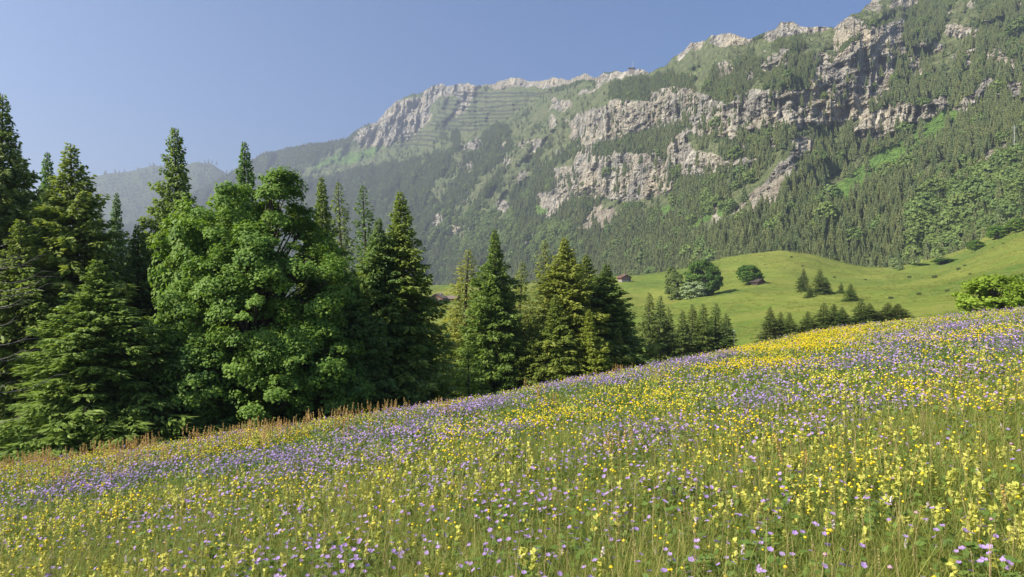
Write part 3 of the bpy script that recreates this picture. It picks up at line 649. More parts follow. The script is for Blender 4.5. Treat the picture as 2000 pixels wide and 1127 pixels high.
for u, v, Y, k, wd, tint, lab in [
    (915, 668, 52, 2, 0.85, (1.7, 1.7, 0.7), 'small bright green spruce by the meadow edge below the middle clump'),
    (1268, 568, 128, 0, 1.15, (1.05, 1.0, 0.9), 'left spruce of the leaning pair beyond the meadow, right of the clump'),
    (1290, 574, 132, 1, 1.1, (0.85, 0.9, 0.9), 'dark right spruce of the leaning pair beyond the meadow'),
    (1306, 598, 136, 1, 0.9, (1.2, 1.15, 0.95), 'short thin spruce right beside the leaning pair'),
    (1332, 603, 128, 0, 0.95, (0.9, 0.95, 0.85), 'first spruce from the left in the dense row beyond the meadow'),
    (1352, 592, 133, 1, 1.1, (0.95, 0.95, 0.85), 'second spruce from the left in the dense row beyond the meadow'),
    (1374, 590, 128, 1, 1.1, (1.05, 1.0, 0.8), 'third spruce from the left in the dense row beyond the meadow'),
    (1398, 590, 132, 0, 1.0, (0.9, 0.95, 0.8), 'fourth spruce from the left in the dense row beyond the meadow'),
    (1418, 610, 128, 1, 0.95, (0.85, 0.9, 0.85), 'last low spruce on the right of the dense row'),
    (1504, 597, 150, 1, 0.9, (1.05, 0.95, 0.9), 'pointed young spruce left of the yellow flower patch'),
    (1524, 607, 152, 0, 0.7, (1.0, 0.95, 0.85), 'middle of three young spruces behind the yellow flower patch'),
    (1541, 609, 150, 0, 0.75, (0.95, 1.0, 0.8), 'right of three young spruces behind the yellow flower patch'),
    (1578, 607, 152, 0, 0.75, (0.9, 0.95, 0.8), 'lone low spruce top above the yellow flower patch'),
    (1609, 590, 152, 0, 0.9, (0.9, 0.95, 0.8), 'first spruce of the five-topped row above the meadow crest'),
    (1629, 592, 155, 1, 0.9, (0.85, 0.95, 0.85), 'second spruce of the five-topped row above the meadow crest'),
    (1645, 598, 150, 1, 0.8, (0.9, 0.95, 0.8), 'third spruce of the five-topped row above the meadow crest'),
    (1682, 585, 152, 0, 1.0, (0.9, 0.95, 0.8), 'fourth and tallest spruce of the five-topped row above the crest'),
    (1698, 591, 150, 1, 0.9, (0.85, 0.92, 0.85), 'fifth spruce of the row above the crest, beside the tallest'),
    (1712, 606, 152, 1, 0.7, (1.0, 1.0, 0.9), 'tiny spruce top between the two last spruces above the crest'),
    (1734, 590, 152, 0, 0.85, (0.9, 0.9, 0.8), 'spruce second from the right end above the meadow crest'),
    (1754, 592, 150, 1, 0.9, (0.95, 0.92, 0.8), 'spruce at the right end of the row above the meadow crest'),
    (1569, 523, 330, 1, 1.2, (0.9, 0.95, 0.8), 'lone slim spruce on the pasture right of the hut'),
    (1601, 524, 300, 0, 1.3, (1.0, 1.0, 0.8), 'largest spruce standing alone on the open pasture'),
    (1614, 541, 300, 0, 0.9, (0.9, 1.0, 0.8), 'low spruce leaning on the largest pasture spruce'),
    (1582, 556, 290, 0, 0.6, (0.95, 1.0, 0.8), 'small spruce at the left foot of the largest pasture spruce'),
    (1661, 553, 270, 0, 1.0, (0.85, 1.0, 0.75), 'compact cone spruce alone in the pasture with its shadow'),
    (1643, 550, 300, 0, 0.5, (0.95, 1.0, 0.8), 'little spruce bush left of the compact pasture spruce')]:
    tree_uv('spruce_tree', lab, SM[k], u, v, Y, width=wd * 1.42, tint=tint)

# the big maple and its neighbours
MAPLE = [(0, 0, 9.6, 3.9, 4.2, 6.2), (-2.3, -0.8, 14.4, 1.6, 2.0, 3.0), (1.0, 0.5, 15.4, 1.8, 2.0, 2.8), (-1.9, 0, 17.2, 1.0, 1.2, 1.9), (0.9, 0, 17.6, 1.1, 1.2, 1.9), (2.6, 0, 15.0, 1.1, 1.4, 2.0), (3.0, -0.6, 11.8, 1.8, 2.4, 2.6), (-3.6, -1.0, 10.4, 1.5, 2.2, 2.2), (3.6, -1.4, 7.6, 2.0, 2.4, 2.4), (-2.0, -2.4, 6.6, 2.2, 2.2, 2.2), (0.8, -3.0, 10.4, 2.0, 1.8, 2.2), (-1.2, -2.4, 12.4, 1.8, 1.6, 2.0), (4.4, -0.5, 5.0, 1.9, 2.0, 2.0), (1.6, -2.8, 5.6, 2.0, 1.8, 1.8), (0, -1.0, 3.2, 3.4, 2.6, 1.6), (-3.8, -0.4, 13.2, 1.0, 1.4, 1.5), (-4.0, -0.6, 5.4, 1.7, 2.0, 1.9), (0.4, -2.0, 14.0, 1.3, 1.4, 1.8), (-4.2, -0.4, 8.0, 1.3, 1.6, 1.6), (2.2, -2.2, 8.6, 1.6, 1.6, 1.6)]
MA = leafy(21, MAPLE, 520, 250, 0.155, (0.34, 0.95), 19.4, 'leaf', 0.8, 0.42, inner=0.62)
MB = leafy(22, [(0, 0, 6.5, 3.2, 3.2, 4.2), (1.4, 0.3, 9.4, 1.7, 2.0, 2.4), (-1.6, -0.4, 8.2, 2.0, 2.0, 2.8), (0.4, -1.6, 4.4, 2.6, 2.2, 2.8), (-1.8, -0.8, 3.6, 2.0, 2.0, 2.4)], 260, 115, 0.20, (0.38, 0.8), 11.8, 'leaf', 0.95, 0.25)
MC = leafy(23, [(0, 0, 5.4, 4.4, 4.4, 4.4), (1.8, 0.6, 7.0, 2.6, 2.6, 2.8), (-2.2, 0.2, 6.4, 2.8, 2.8, 3.0), (0.4, -1.8, 4.0, 3.6, 2.8, 3.4), (0, 0, 8.4, 2.4, 2.4, 2.0)], 230, 46, 0.36, (0.5, 1.0), 10.4, 'leaf', 0.9, 0.3)
tree_uv('maple_tree', 'big bright green maple with layered crown among the left spruces', MA, 515, 334, 37, width=0.92, rot=0.0, tint=(1.05, 1.1, 0.92))
tree_uv('maple_tree', 'smaller light green maple at the left flank of the big maple', MB, 418, 368, 39, width=0.95, rot=1.0, tint=(1.15, 1.15, 0.85))
tree_uv('broadleaf_shrub', 'dark low broadleaf shrub at the left foot of the big maple', MB, 370, 640, 35, width=0.75, rot=2.2, tint=(0.7, 0.8, 0.8), cat='shrub')
tree_uv('broadleaf_shrub', 'dark low broadleaf shrub at the right foot of the big maple', MB, 650, 690, 36, width=0.6, rot=4.2, tint=(0.7, 0.8, 0.8), cat='shrub')
tree_uv('broadleaf_tree', 'rounded bright green broadleaf tree at the right picture edge', MC, 1945, 533, 92, width=1.02, rot=0.4, tint=(1.5, 1.35, 0.75))
tree_uv('broadleaf_tree', 'second green crown behind the tree at the right picture edge', MC, 2030, 530, 100, width=0.9, rot=2.4, tint=(1.1, 1.0, 0.8))
tree_uv('maple_tree', 'largest dark green maple of the pasture clump', MC, 1372, 506, 366, width=2.0, rot=0.7, tint=(0.62, 0.72, 0.6))
tree_uv('maple_tree', 'dark maple at the right flank of the pasture clump', MC, 1394, 524, 372, width=1.0, rot=3.7, tint=(0.5, 0.6, 0.55))
tree_uv('maple_tree', 'round dark maple standing beside the pasture hut', MC, 1463, 516, 385, width=1.55, rot=1.7, tint=(0.6, 0.75, 0.55))
MP = leafy(24, [(0, 0, 3.0, 3.2, 3.0, 3.0), (1.2, -0.6, 4.2, 2.0, 2.0, 1.8), (-1.2, -0.4, 3.8, 2.0, 2.0, 2.0)], 70, 60, 0.42, (0.6, 1.0), 6.2, 'paleleaf', 0.55, 0.15)
tree_uv('blossoming_shrub', 'pale whitish green blossoming shrub in front of the pasture clump', MP, 1352, 549, 356, width=1.9, rot=0.4, cat='shrub')
CO = leafy(25, [(0, 0, 5.2, 2.0, 2.0, 5.0), (0.3, 0, 8.2, 1.3, 1.3, 3.2), (-0.4, -0.3, 3.2, 2.0, 2.0, 3.2)], 90, 60, 0.36, (0.5, 0.9), 11.4, 'needle', 0.7, 0.2)
tree_uv('columnar_tree', 'dark upright tree on the left of the pasture clump', CO, 1312, 520, 372, width=1.6, tint=(1.1, 1.1, 0.9))
tree_uv('columnar_tree', 'dark upright tree touching the big pasture maple on its left', CO, 1324, 530, 366, width=1.6, tint=(1.0, 1.0, 0.85))
for u, v, Y, wd, k, tint, lab in [
    (1745, 503, 520, 1.0, 1, (0.9, 0.9, 0.7), 'light green shrub in front of the forest edge, first of the row'),
    (1758, 518, 500, 0.8, 1, (0.8, 0.85, 0.7), 'low grey-green shrub below the first forest edge shrub'),
    (1796, 514, 500, 1.3, 0, (0.7, 0.8, 0.6), 'broad dark shrub at the forest edge between two lighter ones'),
    (1850, 505, 490, 2.0, 0, (0.75, 0.95, 0.6), 'wide green shrub hugging the forest edge at the foot of the slope'),
    (1838, 498, 505, 1.2, 1, (0.95, 0.95, 0.7), 'pale shrub behind the wide green forest edge shrub'),
    (1905, 468, 480, 1.3, 0, (0.8, 0.9, 0.6), 'shrub where the forest edge begins to climb'),
    (1950, 440, 460, 1.4, 0, (0.85, 0.95, 0.6), 'rounded tree at the climbing forest edge near the right'),
    (1985, 425, 450, 1.3, 0, (0.95, 0.95, 0.7), 'light green tree at the forest edge by the right picture border')]:
    tree_uv('broadleaf_shrub', lab, (MC if k == 0 else MP) if v > 470 else MC, u, v, Y, width=wd, tint=tint, cat='shrub')
# small shrubs on the pasture
for u, Y, s in [(1776, 420, 0.9), (1825, 330, 1.0), (1810, 335, 0.7), (1872, 360, 0.9), (1884, 365, 0.6), (1795, 250, 0.7), (1720, 470, 0.8), (1545, 520, 0.8), (1690, 420, 0.8), (1850, 240, 0.6), (1630, 430, 0.7), (1940, 420, 0.8), (1960, 410, 0.6), (1715, 330, 0.7), (1895, 310, 0.6), (1740, 255, 0.7), (1568, 470, 0.6)]:
    x = (u - CU) / F * Y
    o = tree('pasture_shrub', 'low dark shrub dotted on the open pasture', dict(H=6.2, crown=MP['crown']), x, Y, height=1.5 * s, width=0.36 * s, tint=(0.4, 0.42, 0.34), cat='shrub', group='low shrubs dotted over the pasture')

# dead branches reaching in at the left edge: a bare spruce trunk just outside the frame
r = np.random.default_rng(77); x0, y0, _ = P(-55, 600, 27.0); zb = gz(x0, y0)
e = obj('dead_spruce', None, label='dead bare spruce with grey upcurved branches at the left edge', category='tree'); e.location = (x0, y0, zb - 0.2)
zt = np.linspace(0, 10.5, 8); tv2, tq2 = tubes([(np.stack([0.05 * np.sin(zt), 0 * zt, zt], -1), 0.17 - 0.014 * zt)], 8)
obj('trunk', mesh_np('trunk', tv2, tq2, [M['deadwood']], smooth=True), e)
for i in range(30):
    h = 2.0 + 8.0 * r.random(); az = r.normal(-0.1, 0.5) if i < 19 else r.random() * 6.28; L = r.uniform(1.3, 2.9)
    s = np.linspace(0, 1, 8); z = h + L * (-0.28 * s + 0.42 * s ** 2.4) + r.normal(0, 0.01, 8); side = 0.15 * np.sin(s * 3 + i)
    pts = np.stack([np.cos(az) * L * s - np.sin(az) * side, np.sin(az) * L * s + np.cos(az) * side, z], -1)
    pl = [(pts, np.linspace(0.028, 0.006, 8))]
    for j in range(3, 8):
        q = np.linspace(0, 1, 4)[:, None]; dv = np.array([np.cos(az + r.choice([-0.8, 0.8])), np.sin(az + r.choice([-0.8, 0.8])), r.uniform(-0.2, 0.5)]) * r.uniform(0.2, 0.55)
        pl.append((pts[j] + dv * q, np.linspace(0.010, 0.004, 4)))
    bv, bq = tubes(pl, 4); obj('branch', mesh_np('branch', bv, bq, [M['deadwood']], smooth=True), e)

# ------------------------------------------------------------------ huts, fence post, ridge station, terrace walls
M['timber'] = plain_mat('weathered_timber', (0.085, 0.045, 0.032), (0.20, 0.105, 0.075), 3.0, 0.85, 0.3, (1, 1, 6))
M['shingle'] = plain_mat('grey_brown_shingle', (0.11, 0.085, 0.07), (0.20, 0.155, 0.125), 4.0, 0.85, 0.3)
M['stonebase'] = plain_mat('whitewashed_stone', (0.20, 0.17, 0.145), (0.34, 0.30, 0.26), 3.0, 0.9, 0.3)
M['glass'] = plain_mat('dark_window', (0.02, 0.022, 0.025), (0.035, 0.04, 0.045), 3.0, 0.15, 0.0)
M['frame'] = plain_mat('pale_window_frame', (0.5, 0.46, 0.4), (0.62, 0.58, 0.5), 3.0, 0.7, 0.0)
M['metal'] = plain_mat('grey_metal', (0.30, 0.31, 0.32), (0.5, 0.51, 0.52), 3.0, 0.5, 0.0)
M['redroof'] = plain_mat('red_brown_roof', (0.10, 0.05, 0.04), (0.16, 0.08, 0.065), 3.0, 0.85, 0.2)
M['terrace'] = plain_mat('terrace_wall_stone', (0.036, 0.040, 0.026), (0.080, 0.082, 0.056), 0.4, 0.95, 0.3)
M['barnwood'] = plain_mat('dark_barn_wood', (0.035, 0.028, 0.024), (0.08, 0.065, 0.055), 3.0, 0.85, 0.3, (1, 1, 6))
def box(x0, x1, y0, y1, z0, z1):
    v = np.array([(x, y, z) for x in (x0, x1) for y in (y0, y1) for z in (z0, z1)], float)
    return v, np.array([(0, 1, 3, 2), (4, 6, 7, 5), (0, 4, 5, 1), (2, 3, 7, 6), (0, 2, 6, 4), (1, 5, 7, 3)])
def boxes(name, L, mat, parent):
    V, Q, k = [], [], 0
    for b in L:
        v, q = box(*b); V.append(v); Q.append(q + k); k += 8
    return obj(name, mesh_np(name, np.concatenate(V), np.concatenate(Q), [mat]), parent)
def hut(name, label, u, v, Y, W, Lg, wall, rise, yaw, roofmat, windows=True):
    base = M['stonebase'] if windows else M['barnwood']
    x, y, _ = P(u, v, Y); e = obj(name, None, label=label, category='hut'); e.location = (x, y, gz(x, y) - 0.2); e.rotation_euler = (0, 0, yaw)
    w2, l2 = W / 2, Lg / 2
    boxes('stone_base', [(-w2, w2, -l2, l2, -1.5, 1.0)], base, e)
    i = 0.06; z1 = wall
    vv = np.array([(-w2 + i, -l2 + i, 1.0), (w2 - i, -l2 + i, 1.0), (w2 - i, l2 - i, 1.0), (-w2 + i, l2 - i, 1.0), (-w2 + i, -l2 + i, z1), (w2 - i, -l2 + i, z1), (w2 - i, l2 - i, z1), (-w2 + i, l2 - i, z1), (0, -l2 + i, z1 + rise), (0, l2 - i, z1 + rise)])
    obj('wall', mesh_np('wall', vv, [np.array([(0, 1, 5, 4), (1, 2, 6, 5), (2, 3, 7, 6), (3, 0, 4, 7)]), np.array([(4, 5, 8), (6, 7, 9)])], [M['timber']]), e)
    ov = 0.8; sl = rise / w2; th = 0.22
    def slope(s):
        a = np.array([(0, 0, z1 + rise + 0.05), (s * (w2 + ov), 0, z1 + 0.05 - sl * ov)])
        v8 = []
        for yv in (-l2 - ov, l2 + ov):
            for dz in (0, th):
                for p in a: v8.append((p[0], yv, p[2] + dz))
        return np.array(v8), np.array([(0, 1, 3, 2), (4, 6, 7, 5), (0, 4, 5, 1), (2, 3, 7, 6), (0, 2, 6, 4), (1, 5, 7, 3)])
    for s in (-1, 1):
        v8, q8 = slope(s); obj('roof_slope', mesh_np('roof_slope', v8, q8, [roofmat]), e)
    boxes('chimney', [(0.6, 1.2, 0.5, 1.1, z1 + rise * 0.5, z1 + rise + 0.9)], M['stonebase'], e)
    if windows:
        for cx in (-w2 * 0.5, 0.0, w2 * 0.5):
            f = boxes('window', [(cx - 0.55, cx + 0.55, -l2 - 0.02, -l2 + 0.1, 1.5, 2.6)], M['frame'], e)
            boxes('pane', [(cx - 0.42, cx + 0.42, -l2 - 0.04, -l2 + 0.05, 1.62, 2.48)], M['glass'], f)
        boxes('door', [(w2 * 0.72 - 0.5, w2 * 0.72 + 0.4, -l2 - 0.03, -l2 + 0.1, 0.0, 1.9)], M['glass'], e)
    return e
hut('chalet', 'brown timber chalet with pitched roof beyond the gap left of the middle clump', 857, 575, 400, 8.0, 9.0, 3.2, 2.2, -0.25, M['shingle'])
hut('barn', 'long low timber barn beside the chalet in the gap', 878, 580, 404, 6.0, 11.0, 2.2, 1.3, 1.1, M['shingle'], False)
hut('alpine_house', 'dark red-brown house on the pasture rim behind the middle clump', 1219, 538, 480, 7.0, 7.0, 2.6, 1.8, 0.3, M['redroof'])
hut('pasture_hut', 'small dark hut tucked under the round pasture maple', 1480, 560, 378, 4.6, 4.6, 2.0, 1.2, 0.5, M['barnwood'], False)

x, y, _ = P(1434, 650, 60); zp = gz(x, y)
e = obj('fence_post', None, label='thin pale post standing at the meadow crest right of the dense row', category='post'); e.location = (x, y, zp)
pv_, pq_ = tubes([(np.array([(0, 0, -0.3), (0, 0, 1.4), (0, 0, max(1.8, P(1434, 646, 60)[2] - zp))]), np.array([0.022, 0.021, 0.02]))], 6)
obj('shaft', mesh_np('shaft', pv_, pq_, [M['deadwood']]), e); boxes('cap', [(-0.05, 0.05, -0.05, 0.05, max(1.8, P(1434, 646, 60)[2] - zp), max(1.8, P(1434, 646, 60)[2] - zp) + 0.06)], M['metal'], e)

pr = mpt(np.array([1234.0]), np.array([141.0]))[0]
e = obj('summit_station', None, label='small building with antenna mast on the ridge skyline', category='building'); e.location = pr; k = pr[1] / 1351
boxes('station_block', [(-6 * k, 6 * k, -3, 6, -6, 4.5 * k), (-3 * k, 4 * k, -2, 5, 4.5 * k, 7.5 * k)], M['stonebase'], e)
boxes('roof', [(-6.6 * k, 6.6 * k, -4, 7, 7.5 * k, 8.2 * k)], M['shingle'], e)
av, aq = tubes([(np.array([(2 * k, 0, 6 * k), (2 * k, 0, 14 * k), (2 * k, 0, 22 * k)]), np.array([0.5, 0.4, 0.25]) * k * 0.9)], 5)
obj('antenna_mast', mesh_np('antenna_mast', av, aq, [M['metal']]), e)
pr = mpt(np.array([1981.0]), np.array([300.0]))[0]; k = pr[1] / 1351
e = obj('power_pole', None, label='thin bare pole rising above the forest near the right edge', category='pole'); e.location = pr
av, aq = tubes([(np.array([(0, 0, -2), (0, 0, 30 * k), (0, 0, 56 * k)]), np.array([0.55, 0.5, 0.4]) * k)], 6); obj('shaft', mesh_np('shaft', av, aq, [M['metal']]), e)
boxes('crossarm', [(-3.5 * k, 3.5 * k, -0.2, 0.2, 50 * k, 50.8 * k)], M['metal'], e)

ORD = ['topmost', 'second', 'third', 'fourth', 'fifth', 'sixth', 'seventh', 'eighth', 'ninth', 'tenth', 'eleventh', 'twelfth', 'thirteenth', 'fourteenth']
TW = [(890, 1080, 180, 4), (884, 1060, 188, 2), (876, 1045, 197, 3), (868, 1032, 205, 4), (862, 1015, 213, 4), (855, 1004, 221, 4), (848, 990, 229, 4), (843, 975, 237, 3), (838, 955, 244, 3), (850, 935, 252, 3), (795, 870, 262, -4), (785, 868, 270, -5), (775, 858, 279, -5), (768, 850, 288, -6)]
for i, (ua, ub, v0, dv) in enumerate(TW):
    u = np.arange(ua, ub, 4.0); vv = v0 + dv * np.sin((u - ua) / (ub - ua) * 3.0) + (fbm(u * 0.03, u * 0 + i * 2.3, 3, 95) - 0.5) * 7
    vv = np.maximum(vv, np.interp(u, us, vr) + 6)
    p = mpt(u, vv); hw = p[:, 1] / 1351 * np.clip(9.0 * (vn(u * 0.05, u * 0 + i * 3.7, 97) - 0.12), 0.8, 2.2); th = 3.5
    fr0 = p.copy(); fr0[:, 1] -= 5; fr0[:, 2] -= 3; fr1 = fr0.copy(); fr1[:, 2] += hw + 3; bk1 = fr1.copy(); bk1[:, 1] += th + 8; bk0 = fr0.copy(); bk0[:, 1] += th + 8
    V4 = np.stack([fr0, fr1, bk1, bk0], 1); n = len(u); q = []
    for a in range(n - 1):
        for b in range(4): q.append((a * 4 + b, a * 4 + (b + 1) % 4, a * 4 + 4 + (b + 1) % 4, a * 4 + 4 + b))
    q += [(0, 1, 2, 3), ((n - 1) * 4 + 3, (n - 1) * 4 + 2, (n - 1) * 4 + 1, (n - 1) * 4)]
    obj('terrace_wall', mesh_np('terrace_wall', V4.reshape(-1, 3), np.array(q), [M['terrace']]), kind='thing', label=f'{ORD[i]} avalanche terrace wall from the top on the grassy ridge', category='wall', group='avalanche terraces below the ridge')

# ------------------------------------------------------------------ the flower meadow
def petal_mat(name, a, b, trans=0.35):
    m, nt, out = newmat(name); oi = nd(nt, 'ObjectInfo').outputs['Random']; at = nd(nt, 'Attribute', {'attribute_name': 'rnd'}).outputs['Fac']
    c = mix(nt, math_(nt, 'MULTIPLY', math_(nt, 'ADD', oi, at), 0.5), a, b)
    p = nd(nt, 'BsdfPrincipled', None, Base_Color=c, Roughness=0.6); p.inputs['Specular IOR Level'].default_value = 0.2
    t_ = nd(nt, 'BsdfTranslucent', None, Color=c); s_ = nd(nt, 'MixShader', None, Fac=trans, i1=p.outputs[0], i2=t_.outputs[0])
    nt.links.new(s_.outputs[0], out.inputs['Surface']); return m
M['grass'] = petal_mat('meadow_grass', (0.175, 0.225, 0.036), (0.37, 0.385, 0.095), 0.42)
M['herb'] = petal_mat('meadow_herb_leaf', (0.09, 0.165, 0.03), (0.19, 0.27, 0.055), 0.35)
M['yellow'] = petal_mat('yellow_petal', (0.80, 0.58, 0.012), (0.85, 0.68, 0.03), 0.2)
M['purple'] = petal_mat('violet_petal', (0.34, 0.20, 0.50), (0.51, 0.36, 0.65), 0.3)
M['rattle'] = petal_mat('pale_yellow_bract', (0.42, 0.44, 0.07), (0.64, 0.60, 0.14), 0.3)
M['sorrel'] = petal_mat('rusty_sorrel', (0.36, 0.21, 0.07), (0.54, 0.38, 0.14), 0.3)
M['straw'] = petal_mat('straw_seed_head', (0.36, 0.26, 0.11), (0.48, 0.38, 0.17), 0.3)
M['pink'] = petal_mat('mauve_clover', (0.38, 0.22, 0.28), (0.52, 0.34, 0.38), 0.2)
M['white'] = petal_mat('pale_bistort', (0.62, 0.50, 0.50), (0.75, 0.66, 0.64), 0.2)
class MB_:
    def __init__(s): s.V = []; s.T = []; s.m = []; s.r = []; s.k = 0
    def quad(s, a, b, c, d, mi, rn):
        s.V += [a, b, c, d]; s.T.append((s.k, s.k + 1, s.k + 2, s.k + 3)); s.m.append(mi); s.r.append(rn); s.k += 4
    def mesh(s, name, mats): return mesh_np(name, np.array(s.V), np.array(s.T), mats, matidx=s.m, face_attrs={'rnd': s.r})
rg = np.random.default_rng(99)
def blade(b, x, y, h, wd, mi, lean=0.35):
    a = rg.random() * 6.28; dx, dy = math.cos(a), math.sin(a); l = h * lean * rg.random(); px, py = -dy * wd, dx * wd; r_ = rg.random()
    m1 = (x + dx * l * 0.3, y + dy * l * 0.3, h * 0.55); t1 = (x + dx * l, y + dy * l, h * (1 - 0.3 * lean * rg.random()))
    b.quad((x - px, y - py, -0.03), (x + px, y + py, -0.03), (m1[0] + px * 0.8, m1[1] + py * 0.8, m1[2]), (m1[0] - px * 0.8, m1[1] - py * 0.8, m1[2]), mi, r_)
    b.quad((m1[0] - px * 0.8, m1[1] - py * 0.8, m1[2]), (m1[0] + px * 0.8, m1[1] + py * 0.8, m1[2]), (t1[0] + px * 0.1, t1[1] + py * 0.1, t1[2]), (t1[0] - px * 0.1, t1[1] - py * 0.1, t1[2]), mi, r_)
def stem(b, p0, p1, wd, mi):
    b.quad((p0[0] - wd, p0[1], p0[2]), (p0[0] + wd, p0[1], p0[2]), (p1[0] + wd * 0.7, p1[1], p1[2]), (p1[0] - wd * 0.7, p1[1], p1[2]), mi, rg.random())
def fleck(b, c, s, mi, up=0.6):
    n = rg.normal(size=3); n[2] = abs(n[2]) + up; n /= np.linalg.norm(n); a = np.cross(n, rg.normal(size=3)); a /= np.linalg.norm(a); d = np.cross(n, a); c = np.array(c)
    b.quad(c - a * s, c + d * s * 0.6, c + a * s, c - d * s * 0.6, mi, rg.random())
def geranium(b, c, R_, mi):
    n = np.array([rg.normal(0, 0.35), rg.normal(-0.35, 0.35), 1.0]); n /= np.linalg.norm(n); a = np.cross(n, (0.3, 1, 0.1)); a /= np.linalg.norm(a); d = np.cross(n, a); c = np.array(c)
    for i in range(5):
        t_ = i * 1.2566 + rg.random() * 0.2; e_ = a * math.cos(t_) + d * math.sin(t_); f_ = a * -math.sin(t_) + d * math.cos(t_)
        b.quad(c, c + e_ * R_ * 0.7 + f_ * R_ * 0.48 + n * R_ * 0.2, c + e_ * R_ * 1.05 + n * R_ * 0.3, c + e_ * R_ * 0.7 - f_ * R_ * 0.48 + n * R_ * 0.2, mi, rg.random())
def globe(b, c, R_, mi):
    c = np.array(c); k = 6
    for i in range(k):
        t0, t1 = i * 6.283 / k, (i + 1) * 6.283 / k
        q = lambda t_, r_, z_: c + np.array([math.cos(t_) * r_, math.sin(t_) * r_, z_]) * R_
        b.quad(q(t0, 0.35, -0.75), q(t1, 0.35, -0.75), q(t1, 1, 0.1), q(t0, 1, 0.1), mi, rg.random())
        b.quad(q(t0, 1, 0.1), q(t1, 1, 0.1), q(t1, 0.45, 0.75), q(t0, 0.45, 0.75), mi, rg.random())
    b.quad(c + np.array((-0.45, 0, 0.7)) * R_, c + np.array((0, -0.45, 0.7)) * R_, c + np.array((0.45, 0, 0.72)) * R_, c + np.array((0, 0.45, 0.72)) * R_, mi, rg.random())
def spike(b, c, ht, R_, mi, n=16):
    for i in range(n):
        f_ = i / n; a = rg.random() * 6.28; r_ = R_ * (0.5 + 0.5 * math.sin(0.4 + f_ * 2.6)); fleck(b, (c[0] + math.cos(a) * r_ * 0.6, c[1] + math.sin(a) * r_ * 0.6, c[2] + ht * f_), R_ * 0.8, mi, 0.2)
# single plants: [stem mesh, blossom mesh]; kinds of flower
def single_plant(kind):
    st = MB_(); bl = MB_(); h = rg.uniform(0.32, 0.44); lx, ly = rg.normal(0, 0.03, 2); top = (lx, ly, h)
    stem(st, (0, 0, -0.03), top, 0.0022, 0)
    if kind == 'globeflower':
        globe(bl, top, rg.uniform(0.010, 0.0145), 0)
        for _ in range(4): fleck(st, (rg.normal(0, 0.05), rg.normal(0, 0.05), h * rg.uniform(0.5, 0.8)), 0.03, 0)
    elif kind == 'cranesbill':
        geranium(bl, top, rg.uniform(0.016, 0.022), 0)
        for _ in range(6): fleck(st, (rg.normal(0, 0.06), rg.normal(0, 0.06), h * rg.uniform(0.5, 0.9)), 0.035, 0)
    elif kind == 'yellow_rattle':
        spike(bl, (lx, ly, h - 0.09), 0.12, 0.026, 0, 24)
        for _ in range(5): fleck(st, (rg.normal(0, 0.025), rg.normal(0, 0.025), h * rg.uniform(0.3, 0.75)), 0.03, 0)
    elif kind == 'sorrel':
        h2 = rg.uniform(0.45, 0.65); stem(st, top, (lx * 1.5, ly * 1.5, h2), 0.0018, 0); spike(bl, (lx * 1.3, ly * 1.3, h2 - 0.22), 0.24, 0.016, 0, 46)
    elif kind == 'clover':
        globe(bl, top, 0.015, 0); globe(bl, top, 0.013, 0)
        for _ in range(4): fleck(st, (rg.normal(0, 0.05), rg.normal(0, 0.05), h * rg.uniform(0.4, 0.8)), 0.022, 0)
    elif kind == 'bistort':
        spike(bl, (lx, ly, h + 0.02), 0.055, 0.010, 0, 24)
    return st, bl
KM = {'globeflower': 'yellow', 'cranesbill': 'purple', 'yellow_rattle': 'rattle', 'sorrel': 'sorrel', 'clover': 'pink', 'bistort': 'white'}
SING = {}; SCAT = {}
for k in KM:
    SING[k] = []; SCAT[k] = []
    for i in range(6):
        st, bl = single_plant(k)
        sm = M['sorrel'] if k == 'sorrel' else M['herb']
        SING[k].append((st.mesh(k, [sm]), bl.mesh('blossom', [M[KM[k]]])))
        j = MB_(); j.V = st.V + bl.V; j.T = st.T + [tuple(x_ + st.k for x_ in q) for q in bl.T]; j.m = st.m + [1] * len(bl.m); j.r = st.r + bl.r
        SCAT[k].append(proto(k + '_shape', j.mesh(k, [sm, M[KM[k]]])))
def multi(kind, n, rad, big):
    b = MB_()
    for _ in range(n):
        a = rg.random() * 6.28; r_ = rad * math.sqrt(rg.random()); x_, y_ = math.cos(a) * r_, math.sin(a) * r_; h = rg.uniform(0.32, 0.45)
        stem(b, (x_ * 0.8, y_ * 0.8, -0.03), (x_, y_, h), 0.003, 0); fleck(b, (x_ + rg.normal(0, 0.04), y_ + rg.normal(0, 0.04), h * rg.uniform(0.5, 0.85)), 0.04, 0)
        if kind == 'globeflower': globe(b, (x_, y_, h), 0.0125 * big * rg.uniform(0.65, 1.25), 1)
        elif kind == 'cranesbill': geranium(b, (x_, y_, h), 0.0150 * big * rg.uniform(0.65, 1.25), 1)
        elif kind == 'yellow_rattle': spike(b, (x_, y_, h - 0.08), 0.09, 0.022 * big, 1, 12)
        elif kind == 'sorrel': spike(b, (x_, y_, h + rg.uniform(-0.05, 0.15)), 0.22, 0.017 * big, 1, 28)
    return proto(kind + '_patch_shape', b.mesh(kind, [M['sorrel'] if kind == 'sorrel' else M['herb'], M[KM[kind]]]))
MUL = {k: [multi(k, 6, 0.26, 1.15) for _ in range(5)] for k in ('globeflower', 'cranesbill', 'yellow_rattle', 'sorrel')}
